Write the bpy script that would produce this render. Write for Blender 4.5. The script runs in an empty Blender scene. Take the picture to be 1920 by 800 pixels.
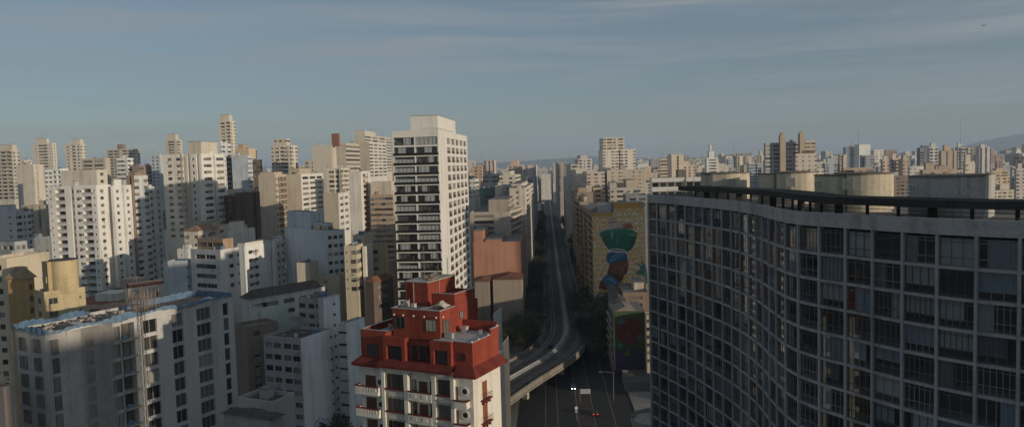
import bpy, math, random
from mathutils import Vector, Matrix
R = math.radians
random.seed(7)
SC = bpy.context.scene
COL = SC.collection

# ---------------------------------------------------------------- camera
CAMZ, FPX, PITCH, ROLL = 76.0, 1400.0, R(3.6), R(1.6)
fw = Vector((0, math.cos(PITCH), -math.sin(PITCH)))
_r0 = Vector((1, 0, 0)); _u0 = Vector((0, math.sin(PITCH), math.cos(PITCH)))
rt = _r0*math.cos(ROLL) - _u0*math.sin(ROLL)
up = _u0*math.cos(ROLL) + _r0*math.sin(ROLL)
CP = Vector((0, 0, CAMZ))
cam = bpy.data.cameras.new('camera'); cam.sensor_width = 36; cam.lens = 36*FPX/1920
cam.clip_start = 1; cam.clip_end = 40000
co = bpy.data.objects.new('camera', cam); COL.objects.link(co)
m = Matrix((rt, up, -fw)).transposed().to_4x4(); m.translation = CP; co.matrix_world = m
SC.camera = co

def ray(x, y): return fw*FPX + rt*(x-960) + up*(400-y)
def at(x, y, Y):
    d = ray(x, y); return CP + d*(Y/d.y)
def onz(x, y, z):
    d = ray(x, y); return CP + d*((z-CAMZ)/d.z)
def proj(p):
    d = Vector(p)-CP; w = d.dot(fw)
    return 960+FPX*d.dot(rt)/w, 400-FPX*d.dot(up)/w, d.y

# ---------------------------------------------------------------- sky, sun, exposure
SUN_AZ, SUN_EL = R(55.5), R(8.0)          # to the right of straight behind the camera
S = Vector((math.sin(SUN_AZ)*math.cos(SUN_EL), -math.cos(SUN_AZ)*math.cos(SUN_EL), math.sin(SUN_EL)))
W = bpy.data.worlds.new('World'); SC.world = W; W.use_nodes = True
nt = W.node_tree; nt.nodes.clear()
out = nt.nodes.new('ShaderNodeOutputWorld'); bg = nt.nodes.new('ShaderNodeBackground')
sky = nt.nodes.new('ShaderNodeTexSky'); sky.sky_type = 'NISHITA'; sky.sun_disc = False
sky.sun_elevation = SUN_EL; sky.sun_rotation = math.atan2(S.x, S.y)
sky.altitude = 800; sky.air_density = 1.0; sky.dust_density = .8; sky.ozone_density = 2.5
tc = nt.nodes.new('ShaderNodeTexCoord'); mp = nt.nodes.new('ShaderNodeMapping')
mp.inputs['Scale'].default_value = (1.6, 1.6, 26); mp.inputs['Rotation'].default_value = (R(1.5), R(-2.5), 0)
nz = nt.nodes.new('ShaderNodeTexNoise'); nz.inputs['Scale'].default_value = 1.7; nz.inputs['Detail'].default_value = 5
nz.inputs['Roughness'].default_value = .55; nz.inputs['Distortion'].default_value = .6
rp = nt.nodes.new('ShaderNodeValToRGB'); rp.color_ramp.elements[0].position = .40; rp.color_ramp.elements[1].position = .70
rp.color_ramp.elements[0].color = (.36, .36, .36, 1); rp.color_ramp.elements[1].color = (.97, .97, .97, 1)
hs = nt.nodes.new('ShaderNodeHueSaturation'); hs.inputs['Saturation'].default_value = .95
mx = nt.nodes.new('ShaderNodeMixRGB'); mx.inputs['Color2'].default_value = (2.98, 3.48, 3.86, 1)
L = nt.links.new
L(tc.outputs['Generated'], mp.inputs['Vector']); L(mp.outputs[0], nz.inputs['Vector']); L(nz.outputs[0], rp.inputs[0])
L(sky.outputs[0], hs.inputs['Color']); L(hs.outputs[0], mx.inputs['Color1']); L(rp.outputs[0], mx.inputs['Fac'])
L(mx.outputs[0], bg.inputs['Color']); bg.inputs['Strength'].default_value = .095
L(bg.outputs[0], out.inputs['Surface'])
sl = bpy.data.lights.new('sun', 'SUN'); sl.energy = 3.7; sl.angle = R(.55); sl.color = (1.0, .86, .67)
so = bpy.data.objects.new('sun', sl); COL.objects.link(so); so.rotation_euler = S.to_track_quat('Z', 'Y').to_euler()
SC.view_settings.view_transform = 'Standard'; SC.view_settings.look = 'None'
SC.view_settings.gamma = 1; SC.view_settings.exposure = -0.15; SC.view_settings.use_curve_mapping = False
SC.cycles.max_bounces = 6; SC.cycles.diffuse_bounces = 4; SC.cycles.glossy_bounces = 2; SC.cycles.transparent_max_bounces = 6
SC.cycles.volume_bounces = 0

# ---------------------------------------------------------------- materials
MAT = {}
def pbsdf(name):
    mt = bpy.data.materials.new(name); mt.use_nodes = True
    n = mt.node_tree; b = n.nodes['Principled BSDF']; return mt, n, b
def wall(col, rough=.9, dirt=.36, fine=.15):
    key = ('w', tuple(round(c, 3) for c in col), dirt)
    if key in MAT: return MAT[key]
    mt, n, b = pbsdf('plaster'); N = n.nodes.new; K = n.links.new
    g = N('ShaderNodeNewGeometry')
    mp = N('ShaderNodeMapping'); mp.inputs['Scale'].default_value = (.55, .55, .045); K(g.outputs['Position'], mp.inputs[0])
    n1 = N('ShaderNodeTexNoise'); n1.inputs['Scale'].default_value = 1.0; n1.inputs['Detail'].default_value = 4; K(mp.outputs[0], n1.inputs[0])
    n2 = N('ShaderNodeTexNoise'); n2.inputs['Scale'].default_value = .13; n2.inputs['Detail'].default_value = 5; K(g.outputs['Position'], n2.inputs[0])
    n3 = N('ShaderNodeTexNoise'); n3.inputs['Scale'].default_value = 2.2; n3.inputs['Detail'].default_value = 3; K(g.outputs['Position'], n3.inputs[0])
    def ramp(src, lo, hi, a, z):
        r = N('ShaderNodeMapRange'); r.inputs['From Min'].default_value = lo; r.inputs['From Max'].default_value = hi
        r.inputs['To Min'].default_value = a; r.inputs['To Max'].default_value = z; K(src, r.inputs[0]); return r.outputs[0]
    def mul(a, c):
        q = N('ShaderNodeMath'); q.operation = 'MULTIPLY'; K(a, q.inputs[0]); K(c, q.inputs[1]); return q.outputs[0]
    f = mul(mul(ramp(n1.outputs[0], .32, .55, 1-dirt*.7, 1.08), ramp(n2.outputs[0], .3, .7, 1-dirt*.5, 1.12)), ramp(n3.outputs[0], .3, .7, 1-fine, 1+fine))
    sz = N('ShaderNodeSeparateXYZ'); K(g.outputs['Position'], sz.inputs[0])
    dv = N('ShaderNodeMath'); dv.operation = 'MULTIPLY'; dv.inputs[1].default_value = 1/3.0; K(sz.outputs['Z'], dv.inputs[0])
    fc_ = N('ShaderNodeMath'); fc_.operation = 'FRACT'; K(dv.outputs[0], fc_.inputs[0])
    f = mul(f, ramp(fc_.outputs[0], .0, .06, .90, 1.0))
    oi = N('ShaderNodeObjectInfo'); f = mul(f, ramp(oi.outputs['Random'], 0, 1, .94, 1.04))
    v = N('ShaderNodeMixRGB'); v.blend_type = 'MIX'; v.inputs[1].default_value = (col[0]*.25, col[1]*.24, col[2]*.23, 1); v.inputs[2].default_value = (*col, 1)
    K(f, v.inputs[0]); K(v.outputs[0], b.inputs['Base Color']); b.inputs['Roughness'].default_value = rough
    b.inputs['Specular IOR Level'].default_value = .2
    bp = N('ShaderNodeBump'); bp.inputs['Strength'].default_value = .25; bp.inputs['Distance'].default_value = .05
    K(n3.outputs[0], bp.inputs['Height']); K(bp.outputs[0], b.inputs['Normal'])
    MAT[key] = mt; return mt
def plain(name, col, rough=.6, metal=0, spec=.4, emit=None, var=.15):
    key = ('p', name)
    if key in MAT: return MAT[key]
    mt, n, b = pbsdf(name); N = n.nodes.new; K = n.links.new
    g = N('ShaderNodeNewGeometry'); t = N('ShaderNodeTexNoise'); t.inputs['Scale'].default_value = 1.3; t.inputs['Detail'].default_value = 4
    K(g.outputs['Position'], t.inputs[0])
    v = N('ShaderNodeMixRGB'); v.inputs[1].default_value = tuple(c*(1-var) for c in col)+(1,); v.inputs[2].default_value = tuple(min(1, c*(1+var)) for c in col)+(1,)
    K(t.outputs[0], v.inputs[0]); K(v.outputs[0], b.inputs['Base Color'])
    b.inputs['Roughness'].default_value = rough; b.inputs['Metallic'].default_value = metal; b.inputs['Specular IOR Level'].default_value = spec
    if emit: b.inputs['Emission Color'].default_value = (*emit[0], 1); b.inputs['Emission Strength'].default_value = emit[1]
    MAT[key] = mt; return mt
def glass_joined():
    if 'gj' in MAT: return MAT['gj']
    mt, n, b = pbsdf('window_glass'); N = n.nodes.new; K = n.links.new
    a = N('ShaderNodeAttribute'); a.attribute_name = 'r'
    r = N('ShaderNodeValToRGB'); e = r.color_ramp.elements; e[0].position = 0; e[0].color = (.022, .022, .022, 1)
    e[1].position = 1; e[1].color = (.34, .31, .27, 1)
    for p, c in ((.3, (.06, .055, .05)), (.55, (.13, .115, .095)), (.8, (.24, .215, .18))):
        q = e.new(p); q.color = (*c, 1)
    K(a.outputs['Fac'], r.inputs[0]); K(r.outputs[0], b.inputs['Base Color']); b.inputs['Roughness'].default_value = .12
    b.inputs['Specular IOR Level'].default_value = .5
    MAT['gj'] = mt; return mt
def glass_obj():
    if 'go' in MAT: return MAT['go']
    mt, n, b = pbsdf('window_pane'); N = n.nodes.new; K = n.links.new
    a = N('ShaderNodeObjectInfo')
    r = N('ShaderNodeValToRGB'); e = r.color_ramp.elements; e[0].position = 0; e[0].color = (.010, .011, .013, 1)
    e[1].position = 1; e[1].color = (.30, .28, .25, 1)
    for p, c in ((.35, (.025, .025, .026)), (.6, (.075, .07, .06)), (.85, (.16, .15, .135))):
        q = e.new(p); q.color = (*c, 1)
    K(a.outputs['Random'], r.inputs[0]); K(r.outputs[0], b.inputs['Base Color']); b.inputs['Roughness'].default_value = .08
    MAT['go'] = mt; return mt
def glass_clear():
    if 'gc' in MAT: return MAT['gc']
    mt = bpy.data.materials.new('clear_pane'); mt.use_nodes = True; n = mt.node_tree; n.nodes.clear(); N = n.nodes.new; K = n.links.new
    o = N('ShaderNodeOutputMaterial'); t = N('ShaderNodeBsdfTransparent'); t.inputs[0].default_value = (.74, .76, .78, 1)
    g = N('ShaderNodeBsdfGlossy'); g.inputs['Roughness'].default_value = .03; g.inputs[0].default_value = (.9, .92, .95, 1)
    lw = N('ShaderNodeLayerWeight'); lw.inputs[0].default_value = .5; pw = N('ShaderNodeMath'); pw.operation = 'POWER'; pw.inputs[1].default_value = 4; K(lw.outputs['Facing'], pw.inputs[0])
    fr = N('ShaderNodeMapRange'); fr.inputs['To Min'].default_value = .07; fr.inputs['To Max'].default_value = .95; K(pw.outputs[0], fr.inputs[0])
    mx = N('ShaderNodeMixShader'); K(fr.outputs[0], mx.inputs[0]); K(t.outputs[0], mx.inputs[1]); K(g.outputs[0], mx.inputs[2]); K(mx.outputs[0], o.inputs[0])
    MAT['gc'] = mt; return mt
def curtain_mat():
    if 'cu' in MAT: return MAT['cu']
    mt, n, b = pbsdf('curtain_cloth'); N = n.nodes.new; K = n.links.new
    a = N('ShaderNodeObjectInfo'); r = N('ShaderNodeValToRGB'); r.color_ramp.interpolation = 'CONSTANT'; e = r.color_ramp.elements
    cs = [(.26, .31, .36), (.40, .40, .39), (.18, .25, .31), (.22, .22, .22), (.46, .46, .45), (.14, .17, .21), (.12, .13, .15), (.24, .30, .36)]
    e[0].color = (*cs[0], 1); e[0].position = 0; e[1].position = 1/8; e[1].color = (*cs[1], 1)
    for i in range(2, 8):
        q = e.new(i/8); q.color = (*cs[i], 1)
    K(a.outputs['Random'], r.inputs[0]); K(r.outputs[0], b.inputs['Base Color']); b.inputs['Roughness'].default_value = .9
    MAT['cu'] = mt; return mt

# ---------------------------------------------------------------- mesh builder
class MB:
    def __init__(s): s.v = []; s.f = []; s.m = []; s.r = []
    def poly(s, pts, m=0, r=0.):
        i = len(s.v); s.v.extend([tuple(p) for p in pts]); s.f.append(tuple(range(i, i+len(pts)))); s.m.append(m); s.r.append(r)
    def box(s, x0, x1, y0, y1, z0, z1, m=0, r=0., M=None, skip=''):
        if x0 > x1: x0, x1 = x1, x0
        if y0 > y1: y0, y1 = y1, y0
        p = [(x0, y0, z0), (x1, y0, z0), (x1, y1, z0), (x0, y1, z0), (x0, y0, z1), (x1, y0, z1), (x1, y1, z1), (x0, y1, z1)]
        if M is not None: p = [tuple(M @ Vector(q)) for q in p]
        i = len(s.v); s.v.extend(p)
        for k, q in (('f', (0, 1, 5, 4)), ('r', (1, 2, 6, 5)), ('b', (2, 3, 7, 6)), ('l', (3, 0, 4, 7)), ('t', (4, 5, 6, 7)), ('d', (3, 2, 1, 0))):
            if k in skip: continue
            s.f.append(tuple(i+j for j in q)); s.m.append(m); s.r.append(r)
    def tube(s, pts, rad, n=6, m=0, caps=True):
        pts = [Vector(p) for p in pts]; rs = rad if isinstance(rad, (list, tuple)) else [rad]*len(pts)
        base = len(s.v)
        for k, p in enumerate(pts):
            t = (pts[min(k+1, len(pts)-1)]-pts[max(k-1, 0)]).normalized()
            a = t.orthogonal().normalized(); b = t.cross(a)
            for j in range(n):
                an = 2*math.pi*j/n; s.v.append(tuple(p+(a*math.cos(an)+b*math.sin(an))*rs[k]))
        for k in range(len(pts)-1):
            for j in range(n):
                q = base+k*n; s.f.append((q+j, q+(j+1) % n, q+n+(j+1) % n, q+n+j)); s.m.append(m); s.r.append(0)
        if caps:
            s.f.append(tuple(base+j for j in reversed(range(n)))); s.m.append(m); s.r.append(0)
            q = base+(len(pts)-1)*n; s.f.append(tuple(q+j for j in range(n))); s.m.append(m); s.r.append(0)
    def prism(s, poly, z0, z1, m=0, mt=None):
        n = len(poly)
        for i in range(n):
            a = poly[i]; b = poly[(i+1) % n]
            s.poly([(a[0], a[1], z0), (b[0], b[1], z0), (b[0], b[1], z1), (a[0], a[1], z1)], m)
        s.poly([(p[0], p[1], z1) for p in poly], m if mt is None else mt)
        s.poly([(p[0], p[1], z0) for p in reversed(poly)], m)
    def extr(s, poly_xz, y0, y1, m=0):       # side profile (x,z) extruded along y
        n = len(poly_xz)
        for i in range(n):
            a = poly_xz[i]; b = poly_xz[(i+1) % n]
            s.poly([(a[0], y0, a[1]), (b[0], y0, b[1]), (b[0], y1, b[1]), (a[0], y1, a[1])], m)
        s.poly([(p[0], y0, p[1]) for p in reversed(poly_xz)], m); s.poly([(p[0], y1, p[1]) for p in poly_xz], m)
    def mesh(s, name, mats, smooth=False):
        me = bpy.data.meshes.new(name); me.from_pydata(s.v, [], s.f)
        for x in mats: me.materials.append(x)
        me.polygons.foreach_set('material_index', s.m)
        if any(s.r):
            a = me.attributes.new('r', 'FLOAT', 'FACE'); a.data.foreach_set('value', s.r)
        if smooth: me.polygons.foreach_set('use_smooth', [True]*len(s.f))
        me.update(); return me
    def build(s, name, mats, parent=None, smooth=False):
        if not isinstance(mats, (list, tuple)): mats = [mats]
        return link(name, s.mesh(name, mats, smooth), parent)
def link(name, data, parent=None, loc=None, rz=None):
    o = bpy.data.objects.new(name, data); COL.objects.link(o)
    if parent is not None: o.parent = parent
    if loc is not None: o.location = loc
    if rz is not None: o.rotation_euler = (0, 0, rz)
    return o
def tag(o, label=None, cat=None, group=None, kind=None):
    if label: o['label'] = label
    if cat: o['category'] = cat
    if group: o['group'] = group
    if kind: o['kind'] = kind
    return o
def empty(name, loc, rz=0): return link(name, None, None, loc, rz)
def simple(name, mat, parent, fn):
    mb = MB(); fn(mb); return mb.build(name, mat, parent)

WHITE = (.78, .76, .71); OFFW_ = (.66, .62, .54); CREAM = (.60, .52, .39); BEIGE = (.50, .41, .30); TAN = (.46, .36, .25)
GREY = (.42, .42, .41); LGREY = (.56, .57, .57); BLUEG = (.47, .52, .56); BROWN = (.13, .085, .065); DGREY = (.2, .2, .2)
BRICK = (.40, .19, .11); YELL = (.58, .46, .24); PINK = (.48, .34, .27); TEAL = (.12, .20, .18); OCHRE = (.50, .33, .15)
M_ROOF = wall((.23, .21, .19), dirt=.5, fine=.2)
M_ROOFD = wall((.10, .085, .075), dirt=.5, fine=.25)
M_TILE = wall((.22, .10, .065), dirt=.45, fine=.25)
M_FRAME = plain('window_frame_paint', (.40, .40, .39), .5)
M_FRAMED = plain('dark_window_frame', (.06, .055, .05), .5)
M_METAL = plain('galvanised_metal', (.20, .20, .20), .55, .3)
M_BLACK = plain('black_paint', (.012, .011, .011), .45)
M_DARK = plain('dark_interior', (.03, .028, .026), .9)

# ---------------------------------------------------------------- windows as objects
_panes = {}
def pane_mesh(w, h, mull=1, frame=None, trans=False, glass=None):
    k = (round(w*5), round(h*5), mull, frame, trans, glass)
    if k in _panes: return _panes[k]
    w = round(w*5)/5; h = round(h*5)/5
    a = MB(); a.poly([(-w/2, .06, 0), (w/2, .06, 0), (w/2, .06, h), (-w/2, .06, h)])
    b = MB(); t = .06
    b.box(-w/2, w/2, 0, .1, 0, t); b.box(-w/2, w/2, 0, .1, h-t, h); b.box(-w/2, -w/2+t, 0, .1, t, h-t); b.box(w/2-t, w/2, 0, .1, t, h-t)
    for i in range(mull):
        x = -w/2+w*(i+1)/(mull+1); b.box(x-.03, x+.03, .01, .09, t, h-t)
    if trans: b.box(-w/2+t, w/2-t, .015, .085, h*.33-.03, h*.33+.03)
    r = (a.mesh('pane', [glass or glass_obj()]), b.mesh('frame', [frame or M_FRAME])); _panes[k] = r; return r
def window(parent, p, rz, w, h, mull=1, frame=None, trans=False, glass=None):
    a, b = pane_mesh(w, h, mull, frame, trans, glass)
    o = link('window', a, parent, p, rz); link('frame', b, o); return o

# ---------------------------------------------------------------- facade generator
UN = {'.': 1, ',': .45, 'w': 1, 'v': .5, 'W': 2, 'L': 1.2, 'B': 2.4, 'P': 2.2, 'H': 5, '|': .9, 'R': 1.2}
ZR = {'w': (.95, 2.2), 'v': (1.35, 2.05), 'W': (.95, 2.3), 'L': (.12, 2.35), 'H': (.9, 2.3), 'P': (.12, 2.35)}
def facade(mb, o, ax, Wd, ztop, zlow, zbot, pat, fl, wins, rails, head=1.0, rmat=2, rec=.28):
    o = Vector((o[0], o[1], 0)); ax = Vector((ax[0], ax[1], 0)); n = Vector((ax.y, -ax.x, 0))
    def P(s, z, d=0.): q = o+ax*s-n*d; return (q.x, q.y, z)
    def Q(s0, s1, z0, z1, d=0., m=0): mb.poly([P(s0, z0, d), P(s1, z0, d), P(s1, z1, d), P(s0, z1, d)], m)
    tot = sum(UN[c] for c in pat); s = 0
    nf = max(1, int((ztop-head-zlow)/fl)); zend = ztop-head-nf*fl
    run = None
    for c in pat+'$':
        if c in '.,':
            if run is None: run = s
            s += UN[c]/tot*Wd; continue
        if run is not None: Q(run, s, zbot, ztop); run = None
        if c == '$': break
        e = s+UN[c]/tot*Wd
        if c == '|' or c == 'R':
            d = 1.0 if c == '|' else .5
            mb.poly([P(s, zbot), P(s, zbot, d), P(s, ztop, d), P(s, ztop)]); mb.poly([P(e, zbot, d), P(e, zbot), P(e, ztop), P(e, ztop, d)])
            Q(s, e, zbot, ztop, d); mb.poly([P(s, ztop, d), P(e, ztop, d), P(e, ztop), P(s, ztop)])
            if c == '|':
                for i in range(nf):
                    zb = ztop-head-(i+1)*fl; wins.append((P((s+e)/2, zb+.9, d-.02), ax, n, (e-s)*.7, 1.3, 'f'))
            s = e; continue
        Q(s, e, ztop-head, ztop); Q(s, e, zbot, zend)
        for i in range(nf):
            zb = ztop-head-(i+1)*fl
            if c == 'B':
                a, b, d = zb+.12, zb+2.62, 1.3
            else:
                a, b = zb+ZR[c][0], zb+ZR[c][1]; d = rec
            b = min(b, zb+fl-.2)
            Q(s, e, zb, a); Q(s, e, b, zb+fl)
            mb.poly([P(s, a), P(s, a, d), P(s, b, d), P(s, b)]); mb.poly([P(e, a, d), P(e, a), P(e, b), P(e, b, d)])
            mb.poly([P(s, a), P(e, a), P(e, a, d), P(s, a, d)]); mb.poly([P(s, b, d), P(e, b, d), P(e, b), P(s, b)])
            if c == 'B':
                Q(s, e, a, b, d); wins.append((P((s+e)/2, a+.02, d-.03), ax, n, (e-s)*.72, 2.15, 'f'))
                rails.append((o, ax, n, s, e, a, a+1.0, -.03))
            else:
                wins.append((P((s+e)/2, a, d), ax, n, e-s, b-a, 'w'))
                if c == 'P':
                    rails.append((o, ax, n, s-.3, e+.3, zb-.05, zb+1.0, .9))
        s = e
def joined_windows(wins, parent, bars=True, rnd=random):
    if not wins: return
    mb = MB()
    for p, ax, n, w, h, t in wins:
        p = Vector(p); a = ax*(w/2); z = Vector((0, 0, h)); r = rnd.random()*.98+.01
        mb.poly([p-a, p+a, p+a+z, p-a+z], 0, r)
        if bars and w > .9:
            q = p+n*.05; t2 = ax*.05
            mb.poly([q-t2, q+t2, q+t2+z, q-t2+z], 1, .01)
            if w > 2.2:
                for k in (-.5, .5):
                    q2 = q+a*k; mb.poly([q2-t2, q2+t2, q2+t2+z, q2-t2+z], 1, .01)
            if rnd.random() < .35 and t == 'w':      # half-lowered shutter
                hh = h*rnd.uniform(.3, .7); q3 = p+n*.03+Vector((0, 0, h-hh))
                mb.poly([q3-a*.97, q3+a*.97, q3+a*.97+Vector((0, 0, hh)), q3-a*.97+Vector((0, 0, hh))], 2, .01)
    o = mb.build('window_panes', [glass_joined(), M_FRAMED, plain('shutter_slats', (.30, .28, .24), .7)], parent); o['kind'] = 'stuff'; return o
def joined_rails(rails, parent, mat):
    if not rails: return
    mb = MB()
    for o, ax, n, s, e, z0, z1, pr in rails:
        def P(a, d, z): q = o+ax*a+n*d; return (q.x, q.y, z)
        if pr > .2:
            M = Matrix((ax, -n, Vector((0, 0, 1)))).transposed().to_4x4(); M.translation = o
            mb.box(s, e, -pr, -.002, z0, z0+.15, M=M); mb.box(s, e, -pr, -pr+.08, z0+.15, z1, M=M)
            mb.box(s, s+.08, -pr+.08, -.002, z0+.15, z1, M=M); mb.box(e-.08, e, -pr+.08, -.002, z0+.15, z1, M=M)
        else:
            M = Matrix((ax, -n, Vector((0, 0, 1)))).transposed().to_4x4(); M.translation = o
            mb.box(s+.004, e-.004, .03, .1, z0+.004, z1, M=M)
    o = mb.build('balcony_rails', mat, parent); o['kind'] = 'stuff'; return o

FOOT = []     # taken ground (cx, cy, radius)
def frame(x0, xc, x1, yt, D, th, depth=None):
    P = at(xc, yt, D); t = R(th)
    u = Vector((-math.cos(t), math.sin(t))); v = Vector((math.sin(t), math.cos(t)))
    def span(px, d):
        r = ray(px, yt); r2 = Vector((r.x, r.y)); c = Vector((P.x, P.y))
        den = d.x*r2.y-d.y*r2.x
        if abs(den) < 1e-6: return 12
        k = -(c.x*r2.y-c.y*r2.x)/den
        return k
    wl = span(x0, u) if abs(x0-xc) > .5 else 12.0
    wr = span(x1, v) if abs(x1-xc) > .5 else 12.0
    if not .3 < wl < 160: print('SPAN wl', x0, xc, x1, D, th, wl); wl = 14
    if not 1 < wr < 160: print('SPAN wr', x0, xc, x1, D, th, wr); wr = 14
    if depth: 
        if abs(x0-xc) <= .5: wl = depth
        else: wr = depth
    return P, -t, wl, wr, P.z
def shell(mb, wl, wr, h, z0=0, roofm=1, par=.8, faces='bl'):
    # back and left walls, parapet and roof (local frame: x -wl..0, y 0..wr)
    if 'b' in faces: mb.poly([(0, wr, z0), (-wl, wr, z0), (-wl, wr, h), (0, wr, h)])
    if 'l' in faces: mb.poly([(-wl, wr, z0), (-wl, 0, z0), (-wl, 0, h), (-wl, wr, h)])
    t = .22; i = [(-wl+t, t), (-t, t), (-t, wr-t), (-wl+t, wr-t)]; oo = [(-wl, 0), (0, 0), (0, wr), (-wl, wr)]
    for k in range(4):
        a, b, c, d = oo[k], oo[(k+1) % 4], i[(k+1) % 4], i[k]
        mb.poly([(*a, h), (*b, h), (*c, h), (*d, h)]); mb.poly([(*d, h), (*c, h), (*c, h-par), (*d, h-par)])
    mb.poly([(*q, h-par) for q in i], roofm)
def clutter(root, x0, x1, y0, y1, z, n, rnd, col):
    for k in range(n):
        x = rnd.uniform(x0+1, x1-1) if x1-x0 > 3 else (x0+x1)/2; y = rnd.uniform(y0+1, y1-1) if y1-y0 > 3 else (y0+y1)/2
        t = rnd.choice(['tank', 'mast', 'box', 'mast', 'dish', 'vent', 'box'])
        mb = MB()
        if t == 'tank':
            rr = rnd.uniform(.7, 1.1); mb.tube([(x, y, z), (x, y, z+1.5), (x, y, z+1.7)], [rr, rr, rr*.5], 10); mb.build('water_tank', plain('tank_plastic', (.12, .2, .3) if rnd.random() < .4 else (.35, .35, .34), .6), root)
        elif t == 'mast':
            hh = rnd.uniform(3, 7); mb.tube([(x, y, z), (x, y, z+hh)], .06, 4)
            for q in range(3): mb.box(x-.5, x+.5, y-.02, y+.02, z+hh-.3-q*.4, z+hh-.25-q*.4)
            mb.build('antenna', M_METAL, root)
        elif t == 'dish':
            for q in range(4):
                r0, r1 = q*.15, (q+1)*.15
                for j in range(8):
                    a, b = j*math.pi/4, (j+1)*math.pi/4
                    f = lambda r, an: (x+r*math.cos(an), y-r*r*.4, z+1.0+r*math.sin(an))
                    mb.poly([f(r0, a), f(r1, a), f(r1, b), f(r0, b)])
            mb.tube([(x, y, z), (x, y+.05, z+1)], .05, 4); mb.build('satellite_dish', plain('dish_paint', (.6, .6, .6), .5), root)
        elif t == 'vent':
            mb.box(x-.4, x+.4, y-.4, y+.4, z, z+.7); mb.box(x-.55, x+.55, y-.55, y+.55, z+.7, z+.8); mb.build('roof_vent', M_METAL, root)
        else:
            w, d, hh = rnd.uniform(1.4, 2.6), rnd.uniform(1.4, 2.4), rnd.uniform(1.5, 2.8)
            mb.box(x-w/2, x+w/2, y-d/2, y+d/2, z, z+hh); mb.box(x-w/2-.15, x+w/2+.15, y-d/2-.15, y+d/2+.15, z+hh, z+hh+.15, 1)
            mb.build('roof_hut', [wall(col), M_ROOF], root)
NB = 0
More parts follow.
